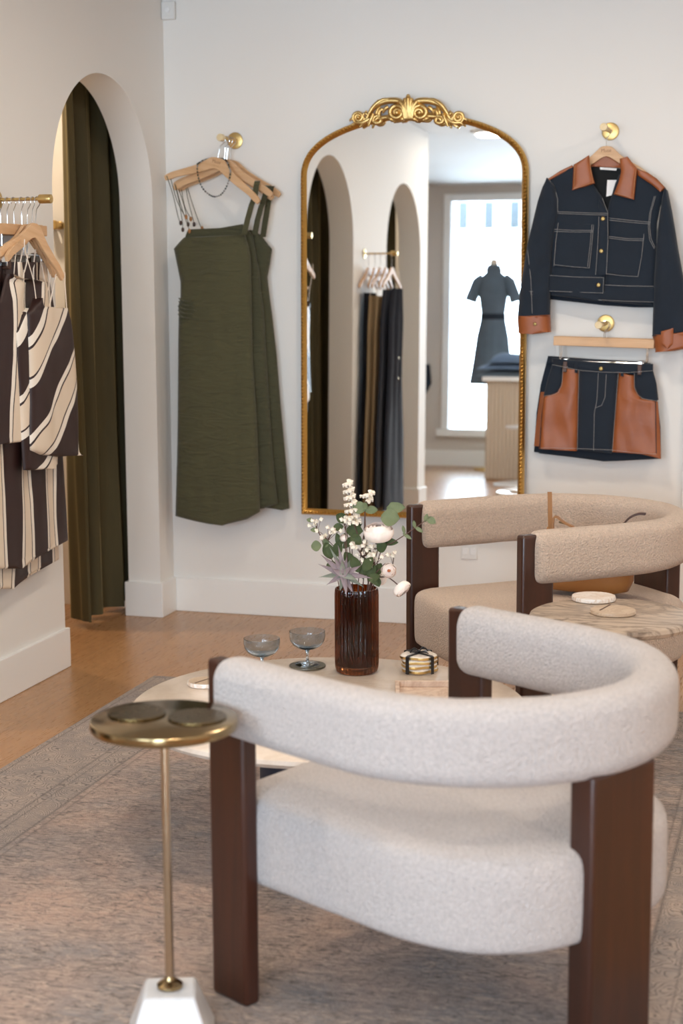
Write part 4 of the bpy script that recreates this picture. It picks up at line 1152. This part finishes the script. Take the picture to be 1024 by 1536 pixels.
stitch(J, [[(913, 327), (940, 330), (975, 333.5)], [(913, 330), (940, 333), (974, 336)], [(913, 354.5), (940, 358), (965.5, 358.5)], [(913, 357), (940, 360.5), (965, 361)], [(965.5, 351), (962, 385), (956.5, 414)], [(909, 410.5), (932, 413.5), (957, 415)], [(907, 427.5), (940, 429), (980, 429.5)], [(883, 449), (930, 451.5), (980, 453)],
           [(983, 294), (976, 318), (974, 340), (976, 358), (982, 371)], [(981, 294), (974, 320), (972, 340), (974, 360), (981, 373)]], JY-.0238)
stitch(J, [[(791, 375), (796, 420), (798, 470)], [(794, 437), (799, 437.5)], [(796, 437), (796.5, 442), (799, 442)]], JY-.046)
stitch(J, [[(860.5, 283), (874, 279), (889.5, 273.5), (886, 258), (884, 240)], [(860.5, 283), (861, 265), (862, 248)]], JY-.0395, M_rustthread)
stitch(J, [[(922, 289.5), (936, 293.5), (949, 297), (951, 276), (953.5, 254)]], JY-.0395, M_rustthread)
def button(px, py, Y, parent, r=.0085):
    c = on(px, py, Y=Y); mb = MB().lathe([(r, 0), (r*1.02, .002), (r*.85, .0035), (r*.7, .0025), (.001, .0028)], seg=20, capt=False)
    mb.v = [Vector((c.x+v.x, c.y-v.z, c.z+v.y)) for v in mb.v]; return mb.build('button', M_button, parent)
button(904, 328, JY-.026, J); button(901.5, 376.5, JY-.026, J); button(897.3, 427.5, JY-.029, J); button(802, 486, JY-.053, c1, .007)
cl('neck_label', [(899, 250.5), (925, 252.5), (924, 256), (900, 254.5)], -.049, M_white, J, .001, .001, nx=4)
tg = cl('hang_tag', [(910.5, 270), (928, 270), (928, 284), (920, 292), (909, 295)], -.068, M_white, J, .0005, .0015, nx=4, edge=.5)
# ------------------------------------------------------------------ denim and leather skirts
PS = wall_peg(908, 485, 0, 'brass and maple wall peg above the skirts', y_tip=-.23)
SY = -.085
SKG = 'denim and leather skirts'
def skirt(dx, dy, Y, label, seed, detail):
    t = empty('patchwork_skirt', on(900, 690, Y=Y), label, 'skirt', group=SKG)
    S = lambda L: [(x+dx, y+dy) for x, y in L]
    cl('back', S([(829, 537), (975, 545), (980, 560), (990, 640), (991, 689), (960, 688), (935, 691), (905, 692), (860, 686), (808, 680), (812, 620), (818, 580)]), Y+.022, M_denim, t, .004, nx=20)
    if not detail:
        cl('leather_panel', S([(818, 590), (870, 590), (868, 676), (808, 671), (811, 640)]), Y, M_leather, t, .01, nx=12, wr=wrinkle(.006, 9, 5, seed))
        cl('waistband', S([(829, 536), (900, 541), (978, 545), (978, 556), (900, 552), (828, 547)]), Y, M_denim, t, .008, nx=16)
        return t
    lw = wrinkle(.012, 9, 4.5, seed)
    cl('leather_panel', S([(843, 552), (868, 554), (867, 600), (866, 640), (865, 676), (835, 675), (808, 673), (811, 640), (815, 594), (832, 590), (840, 580), (843, 568)]), Y, M_leather, t, .016, nx=20, wr=lw)
    cl('leather_panel', S([(928, 558), (951, 559), (952, 585), (962, 598), (986, 601), (989, 640), (991, 688), (960, 681), (918, 678), (921, 640), (924, 600)]), Y, M_leather, t, .016, nx=20, wr=wrinkle(.013, 9, 4.5, seed+9))
    cl('denim_panel', S([(868.5, 553), (900, 556), (927, 558), (923, 610), (917, 680), (890, 677), (865, 676), (867, 620)]), Y-.004, M_denim, t, .014, nx=16, wr=wrinkle(.005, 9, 5, seed+4))
    cl('hip_pocket', S([(828, 546), (844, 549), (843, 575), (838, 588), (828, 592), (815, 593), (821, 568)]), Y, M_denim, t, .010, nx=10)
    cl('hip_pocket', S([(951, 558), (979, 556), (984, 575), (987, 600), (970, 600), (958, 594), (951, 580)]), Y, M_denim, t, .010, nx=10)
    cl('waistband', S([(828, 537), (870, 541), (900, 544), (979, 546), (979, 556), (940, 559), (900, 558), (870, 556), (827, 547)]), Y-.006, M_denim, t, .014, nx=20)
    for lx, ly in ((864, 540), (933, 545)):
        cl('belt_loop', S([(lx-2.2, ly), (lx+2.2, ly+.3), (lx+2, ly+20), (lx-2.6, ly+19)]), Y-.018, M_denim, t, .003, .003, nx=4)
    stitch(t, [S([(828, 547), (870, 555.5), (900, 558), (940, 559), (979, 556)]), S([(868, 556), (867, 600), (865.5, 675)]), S([(927, 560), (923, 610), (918, 678)]), S([(844, 553), (842.5, 577), (837, 589), (827, 593), (816, 594)]), S([(951, 560), (951, 580), (956, 592), (964, 598), (985, 601.5)]),
               S([(897, 560), (895, 600), (891, 620), (890, 676)]), S([(909, 562), (907, 596), (902, 608), (892, 612)]), S([(810, 672), (860, 672.5), (917, 675), (960, 680), (984, 681)])], Y-.0225)
    button(901+dx, 553+dy, Y-.021, t)
    for L_ in ([(811, 640), (809, 673)], [(983, 600), (984, 680)]): stitch(t, [S(L_)], Y-.010, M_denim, .0016, 'side_piping')
    return t
skirt(0, 0, SY, 'denim skirt with cognac leather panels, front one on the lower peg', 3, True)
skirt(-7.5, -2, SY+.045, 'matching denim and leather skirt just behind, peeking out at left', 8, False)
for i, (yy, lb, rzz, dxx) in enumerate(((SY-.004, 'beech clip hanger holding the front denim skirt', 0, 0), (SY+.043, 'beech clip hanger holding the rear denim skirt', radians(2), .004))):
    h = make_hanger((PS.x+.006, yy, PS.z+.010), (0, radians(1.5), rzz), lb, 'wooden hangers at the right wall', hook_h=.065, halfw=.2, bar=True, cat='clothes hanger')
    clips(h, .065, .172, -.156, -.178)
# ------------------------------------------------------------------ velvet curtains in the arches
CG = 'olive velvet fitting room curtains'
def curtain(yc, label, a=.12, b=.64):
    y0, y1 = yc+a, yc+b; zt, zb_ = 2.50, .035
    t = empty('velvet_curtain', (-.22, (y0+y1)/2, zb_), label, 'curtain', group=CG)
    rows = []; nu, nv = 120, 50
    def pt(u, v):
        z = zt+(zb_-zt)*v; y = y0+(y1-y0)*u
        fold = .048*sin(u*2*pi*3.1+.6+.8*noise.noise(Vector((u*3, v*1.2, 8)))+.5*sin(v*2.2))+.012*sin(u*2*pi*7.3+1.3*v)+.010*noise.noise(Vector((u*6, v*2.5, 3)))
        amp = .65+.5*v
        return Vector((-.245+fold*amp, y+.016*sin(u*2*pi*3.1+1.9)*amp, z))
    for j in range(nv+1): rows.append([pt(i/nu, j/nv) for i in range(nu+1)])
    rows2 = [[p+Vector((-.004, 0, 0)) for p in r[::-1]] for r in rows]
    full = [a+b for a, b in zip(rows, rows2)]
    mb = MB().grid(full, closed_u=True); mb.build('drape', M_velvet, t, angle=80)
    MB().tube([(-.235, yc-.62, zt+.012), (-.235, yc+.62, zt+.012)], .011, 12).build('curtain_rod', M_brass, t)
    return t
curtain(ARC[0], 'olive velvet curtain hanging in the arched doorway beside the green dresses')
curtain(ARC[1], 'dark velvet curtain in the middle arch, seen in the mirror', -.70, -.10)
curtain(ARC[2], 'dark velvet curtain in the farthest arch, seen deep in the mirror', -.56, .06)
# pegs on the fitting room's end wall
for px in (79, 91):
    c = on(px, 338, Y=-.001)
    mb = MB().lathe([(.018, 0), (.018, .012), (.013, .016), (.013, .05), (.02, .055), (.021, .075), (.018, .08)], seg=24)
    mb.v = [Vector((c.x+v.x, -v.z, c.z+v.y)) for v in mb.v]
    o = mb.build('brass_knob', M_brass)
    tag(o, 'brass wall knob in the fitting room, %s of the two' % ('farther from the curtain' if px == 79 else 'next to the curtain edge'), 'wall knob', 'fitting room wall knobs')
# ------------------------------------------------------------------ display arms and garments along the left wall
def display_arm(y, L, label):
    t = empty('garment_rail', (0, y, 1.742), label, 'garment rail', group='brass garment arms on the left wall')
    def lat(prof, x0):
        mb = MB(); mb.lathe(prof, seg=28); mb.v = [Vector((x0+v.z, y+v.x, 1.742+v.y)) for v in mb.v]; return mb
    lat([(.03, .0005), (.03, .006), (.012, .009)], 0).build('wall_plate', M_brass, t)
    lat([(.0055, .008), (.0055, L-.03)], 0).build('rod', M_brass, t)
    lat([(.0145, 0), (.0155, .002), (.0155, .042), (.0145, .044)], L-.044).build('end_cap', M_brass, t)
    return t
RY = -1.53
display_arm(RY, .205, 'brass garment arm with round end cap carrying the striped clothes')
SG = 'brown and cream striped clothes on the brass arm'; RHG = 'wooden hangers on the brass arm'
HX = [.012, .038, .062, .092, .118, .136, .154]
for i, x in enumerate(HX):
    bar = i in (0, 1, 2, 3)
    h = make_hanger((x, RY, 1.7495), (0, radians([0, 1, -1, 0, 6, 8, 12][i])*1.0, radians(90+[0, 3, -2, 2, -5, 3, -6][i])),
        ['beech clip hanger nearest the wall on the brass arm', 'second beech clip hanger from the wall on the brass arm', 'third beech clip hanger from the wall on the brass arm', 'fourth beech clip hanger from the wall on the brass arm',
         'third beech hanger from the brass end cap', 'second beech hanger from the brass end cap', 'beech hanger next to the brass end cap holding the striped camisole'][i],
        RHG, hook_h=.092, halfw=.2 if not bar else .19, drop=.13, bar=bar)
    if bar: clips(h, .092, .16, -.19, -.215)
def yz(x): return lambda a, b: Vector((x, a, b))
def garment(name, x, poly, mat, label, cat, seed, bulge=.02, folds=0, hem=0.0, straps=(), extra=()):
    """poly in (Y, Z) metres on the plane X=x; faces +X"""
    ys = [p[0] for p in poly]; t = empty(name, (x, sum(ys)/len(ys), min(p[1] for p in poly)), label, cat, group=SG)
    rows = [(b, l, r) for b, l, r in scan(poly, .014)]
    mb = sheet(MB(), rows, yz(x), (1, 0, 0), 34, bulge, .005, wrinkle(.006, 8, 2.5, seed, hem, folds)); mb.build('cloth', mat, t, angle=70)
    for P in straps: MB().tube(catmull([Vector(p) for p in P], 4), .0026, 6, flat=.5).build('strap', M_strap, t)
    for P, m_ in extra: sheet(MB(), scan(P, .014), yz(x+.004), (1, 0, 0), 16, bulge*.9, .003, wrinkle(.006, 9, 3, seed+3)).build('cowl_neck', m_, t, angle=70)
    return t
M_strap = simple('cream_strap', (238, 226, 212), .6, var=.02)
def px2(pts, x): return [((lambda v: (v.y, v.z))(on(a, b, X=x))) for a, b in pts]
# wide legged trousers hang from the clip hangers, plane by plane
TR = [(.030, -.15, 'striped wide trousers nearest the wall on the brass arm', .47, M_str_v, 1), (.062, -.09, 'striped wide trousers behind the dark pair', .43, M_str_v2, 2), (.094, -.03, 'dark striped wide trousers in front of the other pairs', .50, M_str_v, 3)]
for x, sh, lb, zb_, mt, sd in TR:
    c = RY+sh*.2
    poly = [(c-.17, 1.53), (c+.17, 1.53), (c+.21, 1.2), (c+.26, .9), (c+.285, zb_+.02), (c+.05, zb_), (c-.10, zb_-.02), (c-.27, zb_+.01), (c-.24, .9), (c-.2, 1.2)]
    garment('striped_trousers', x, poly, mt, lb, 'trousers', sd, .012, 3, .022)
garment('striped_blouse', .118, [(RY-.17, 1.49), (RY-.05, 1.47), (RY+.05, 1.47), (RY+.15, 1.46), (RY+.2, 1.3), (RY+.21, 1.1), (RY+.2, .95), (RY-.05, .92), (RY-.28, .93), (RY-.25, 1.2), (RY-.22, 1.4)], M_str_v2, 'straight striped halter top behind the two camisoles', 'top', 5, .014, 2, .012,
        straps=[[(.120, RY-.15, 1.40), (.122, RY-.05, 1.50), (.120, RY-.01, 1.58)], [(.121, RY-.02, 1.36), (.124, RY-.10, 1.46), (.121, RY-.06, 1.57)], [(.121, RY+.06, 1.38), (.124, RY+.01, 1.48), (.121, RY+.04, 1.58)], [(.121, RY+.14, 1.36), (.124, RY+.10, 1.46), (.121, RY+.06, 1.57)], [(.121, RY+.02, 1.33), (.124, RY+.12, 1.44), (.121, RY+.15, 1.53)], [(.118, RY-.12, 1.49), (.118, RY-.1, 1.56), (.118, RY-.06, 1.6)], [(.118, RY+.1, 1.47), (.118, RY+.09, 1.55), (.118, RY+.06, 1.61)]])
for x, pts, lb, mt, sd in ((.137, [(25, 497), (32, 470), (40, 462), (60, 478), (80, 484), (88, 500), (88, 600), (84, 700), (75, 703), (55, 707), (36, 705), (30, 600), (26, 540)], 'diagonal striped camisole just behind the front one', M_str_d2, 7),
                           (.157, [(54, 447), (62, 464), (74.5, 481), (86, 485), (98, 481), (100, 462), (105, 480), (108, 500), (111, 535), (114, 575), (116, 630), (116, 683), (98, 686), (81, 685), (60, 682), (46.5, 675), (46, 640), (46.5, 602), (45, 550), (43, 500), (42, 469)], 'diagonal striped camisole, frontmost on the brass arm', M_str_d, 9)):
    P = px2(pts, x)
    st = []
    if sd == 9:
        for A in ([(54, 448), (50, 420), (43, 395), (37, 372), (37, 359)], [(100, 463), (98.5, 440), (97.5, 425), (97.5, 412), (97, 408)]): st.append([on(a, b, X=x+.012) for a, b in A])
    else:
        for A in ([(33, 470), (35, 440), (36, 405)], [(70, 480), (78, 440), (86, 400)]): st.append([on(a, b, X=x) for a, b in A])
    ex = []
    garment('striped_camisole', x, P, mt, lb, 'camisole', sd, .022, 0, 0, st, ex)
# second arm: seen in the mirror only
R2 = -3.28
display_arm(R2, .215, 'brass garment arm carrying the dark dresses, seen in the mirror')
D2 = [(.03, M_darknavy, .12, 1.50, 'dark slim dress nearest the wall, reflected in the mirror', .15), (.07, M_khaki, .12, 1.48, 'khaki dress hanging in the mirror reflection', .16), (.105, M_khaki, .14, 1.48, 'second khaki dress close behind the dark ones in the mirror', .16), (.14, M_darknavy, .18, 1.52, 'dark long dress second from the arm end in the mirror', .2), (.178, M_darknavy, .16, 1.53, 'dark long buttoned dress at the end of the arm, reflected in the mirror', .2)]
SG = 'clothes on the second brass arm'
for i, (x, mt, zb_, zt_, lb, hw) in enumerate(D2):
    make_hanger((x, R2, 1.7495), (0, 0, radians(90+[2, -3, 1, -2, 3][i])), 'beech hanger of the ' + ['slim dark dress', 'khaki dress', 'second khaki dress', 'dark long dress', 'dark buttoned dress'][i] + ' in the mirror', 'hangers on the second arm', hook_h=.092, halfw=.19, drop=.11)
    c = R2 + [.0, .02, .0, -.04, -.1][i]
    poly = [(c-.09, zt_), (c+.09, zt_), (c+hw*.75, zt_-.2), (c+hw*.8, zt_-.5), (c+hw*1.1, zt_-.9), (c+hw*1.25, zb_), (c-hw*1.25, zb_), (c-hw*1.1, zt_-.9), (c-hw*.8, zt_-.5), (c-hw*.75, zt_-.2)]
    g = garment('long_dress', x, poly, mt, lb, 'dress', 30+i, .02, 3, .02, straps=[[(x, c-.08, zt_), (x, c-.10, zt_+.06), (x, c-.06, zt_+.11)], [(x, c+.08, zt_), (x, c+.10, zt_+.06), (x, c+.06, zt_+.11)]])
    if i == 4:
        for zz in (1.38, 1.24, 1.10, .97): MB().ball((x+.024, c, zz), .011, 10, 8, sc=(.4, 1, 1)).build('button', M_drinkbrass, g)
# ------------------------------------------------------------------ shop floor reflected in the mirror
CY = -7.86
t = empty('display_counter', (.72, CY, 0), 'pale fluted display counter near the shop window, seen in the mirror', 'counter')
MB().bx(-.05, 1.45, CY-.36, CY+.38, .0, .86).build('fluted_body', M_counter, t, bevel=.01)
MB().bx(-.08, 1.49, CY-.38, CY+.41, .861, .90).build('countertop', M_trim, t, bevel=.006)
jz = .901
for i, (x0, x1, h, mt, lb) in enumerate(((-.16, .62, .06, M_denim_grey, 'grey blue folded jeans at the bottom of the pile on the counter'), (-.15, .6, .055, M_denim_light, 'washed folded jeans in the middle of the pile'), (-.04, .6, .07, M_denim_light, 'rumpled folded jeans on top of the pile'))):
    mb = MB(); rows = []; n = 22
    for j in range(n+1):
        u = j/n; row = []
        for q in range(n+1):
            v = q/n; e = min(1, 5*min(u, 1-u))*min(1, 5*min(v, 1-v)); e = e**.5
            x = x0+(x1-x0)*u; y = CY+.36-.5*v; row.append(Vector((x, y, jz+h*e+.008*noise.noise(Vector((x*9, y*9, i)))*e + (.03*max(0, 1-u*3) if i == 2 else 0)*e)))
        rows.append(row)
    flat = [[Vector((p.x, p.y, jz+.0005)) for p in r] for r in rows]
    mb.grid(rows); b0 = len(mb.v); mb.grid(flat)
    tag(mb.build('folded_jeans', mt, angle=70), lb, 'jeans', 'jeans pile on the counter'); jz += h+.004
# dress form in the window
FX, FY = -.20, -8.53
def fz(z): return 1.45+(z-1.24)*1.04
t = empty('dress_form', (FX, FY, 0), 'dress form in the shop window wearing a denim dress, seen in the mirror', 'dress form')
MB().lathe([(.16, .0), (.16, .02), (.03, .035), (.015, .05), (.015, fz(.9))], (FX, FY, 0), 32).build('stand', M_brass, t)
def fl(prof, ratio, seg, **k):
    mb = MB().lathe([(r*.78, fz(z)) for r, z in prof], seg=seg, M=Matrix.Diagonal((1, ratio, 1)), **k); mb.v = [v+Vector((FX, FY, 0)) for v in mb.v]; return mb
fl([(.06, .88), (.16, .92), (.165, 1.0), (.12, 1.2), (.14, 1.38), (.155, 1.5), (.12, 1.57), (.05, 1.60), (.048, 1.68), (.05, 1.72), (.02, 1.74)], .66, 40).build('torso', M_skin, t)
W = empty('denim_dress', (FX, FY, fz(.62)), 'grey blue belted denim dress on the window dress form, in the mirror', 'dress')
mb = fl([(.27, .62), (.25, .72), (.225, .86), (.195, 1.05), (.15, 1.21), (.142, 1.24), (.152, 1.28), (.172, 1.38), (.185, 1.5), (.165, 1.57), (.085, 1.625)], .72, 72, capb=False, capt=False)
mb.v = [Vector((FX+(v.x-FX)*(1+.07*sin(math.atan2(v.y-FY, v.x-FX)*11)*max(0, 1.4-v.z)), FY+(v.y-FY)*(1+.07*sin(math.atan2(v.y-FY, v.x-FX)*11)*max(0, 1.4-v.z)), v.z)) for v in mb.v]
mb.build('body', M_denim_grey, W)
for s in (-1, 1):
    P = [Vector((FX+s*x, FY, fz(z))) for x, z in ((.10, 1.58), (.15, 1.53), (.19, 1.43), (.215, 1.36))]
    MB().tube(P, [.05, .07, .07, .075], 20, flat=.8).build('sleeve', M_denim_grey, W)
fl([(.152, 1.20), (.155, 1.25)], .74, 48, capb=False, capt=False).build('belt', M_denim, W)
fl([(.09, 1.615), (.10, 1.64), (.075, 1.685)], .8, 32, capb=False, capt=False).build('collar', M_denim_grey, W)
# jeans on a peg on the recessed wall
t = empty('hanging_jeans', (-.96, -8.86, .6), 'dark jeans hanging beside the shop window, small in the mirror', 'jeans')
sheet(MB(), scan([(-1.06, .98), (-.88, .98), (-.86, .8), (-.97, .58), (-1.07, .60)], .02), lambda a, b: Vector((a, -8.87, b)), (0, 1, 0), 16, .03, .005, wrinkle(.01, 8, 5, 77)).build('cloth', M_denim, t)
MB().tube([(-.97, -8.9, .99), (-.97, -8.82, .99)], .01, 12).build('peg', M_brass, t)
t = empty('pedestal_table', (.42, -7.02, 0), 'small table on a round white pedestal foot, low in the mirror', 'side table')
MB().lathe([(.3, .0), (.3, .012), (.27, .022), (.02, .03), (.016, .04), (.016, .48)], (.42, -7.02, 0), 48).build('pedestal', M_basewhite, t)
MB().lathe([(.2, .48), (.205, .49), (.2, .50), (.001, .5)], (.42, -7.02, 0), 48, capt=False).build('tabletop', M_basewhite, t)
# ------------------------------------------------------------------ handbag on the far chair
BZ = .468
bag = empty('handbag', (2.03, -1.50, BZ), 'slouchy tan leather handbag with looped strap on the far chair seat', 'handbag')
R = Matrix.Rotation(radians(-6), 3, 'Z'); bc = Vector((2.03, -1.47, 0))
rows = []
for w_, d_, z in ((.10, .03, 0), (.135, .055, .008), (.15, .066, .04), (.15, .062, .10), (.142, .045, .155), (.136, .022, .19), (.132, .012, .202)):
    row = []
    for q in range(48):
        a = 2*pi*q/48; cx_, sy = cos(a), sin(a)
        e = .6; x = w_*math.copysign(abs(cx_)**e, cx_); y = d_*math.copysign(abs(sy)**e, sy)
        zz = z - (.022*sin(pi*(x/w_*.5+.5)) if z > .15 else 0)
        row.append(bc + R @ Vector((x, y, 0)) + Vector((0, 0, BZ+zz+.004*noise.noise(Vector((x*20, y*20, z*20))))))
    rows.append(row)
mb = MB().grid(rows, closed_u=True); mb.f += [tuple(range(48))[::-1], tuple(6*48+k_ for k_ in range(48))]
mb.build('body', M_tan, bag, angle=70)
def strap(name, pts, w, mat, th=.0022, side=(0, 1, 0)):
    P = catmull([Vector(p) for p in pts], 6); s = Vector(side).normalized()*w; rows = []
    for off, dn in ((-1, 0), (1, 0), (1, 1), (-1, 1)):
        r_ = []
        for i, p in enumerate(P):
            tt = (P[min(i+1, len(P)-1)]-P[max(i-1, 0)]).normalized(); nn = tt.cross(s).normalized(); r_.append(p+s*off+nn*(th*(dn-.5)*2))
        rows.append(r_)
    return MB().grid(rows, closed_v=True).build(name, mat, bag, angle=60)
y_ = -1.50
A = lambda x, y, Y=y_: on(x, y, Y=Y)
strap('upright_strap', [A(825, 812), A(825, 790), A(824.5, 765), A(824.3, 745), A(824, 738)], .007, M_tan, .004, side=(1, .25, 0))
strap('handle', [A(829, 800), A(829, 785), A(831, 776), A(836, 776), A(842, 781), A(850, 786), A(860, 791)], .008, M_tan, .003)
strap('handle', [A(934, 792), A(937, 784), A(945, 776), A(957, 771), A(968, 771)], .010, M_brownleather, .003)
strap('zip', [A(838, 783), A(850, 787), A(862, 793)], .004, M_drinkbrass, .002)
MB().ball(A(936, 786), .006, 10, 8).build('strap_ring', M_drinkbrass, bag)
# ------------------------------------------------------------------ view
SC.view_settings.view_transform = 'Standard'; SC.view_settings.look = 'None'; SC.view_settings.gamma = 1.0; SC.view_settings.use_curve_mapping = False
SC.view_settings.exposure = EXPO
SC.cycles.use_denoising = True
SC.cycles.max_bounces = 10; SC.cycles.diffuse_bounces = 6; SC.cycles.glossy_bounces = 6; SC.cycles.transmission_bounces = 10; SC.cycles.transparent_max_bounces = 10
SC.cycles.sample_clamp_indirect = 8.0; SC.cycles.caustics_reflective = False; SC.cycles.blur_glossy = 0.5

for o in bpy.data.objects:
    if 'category' in o.keys() and 'kind' not in o.keys(): o['kind'] = 'thing'
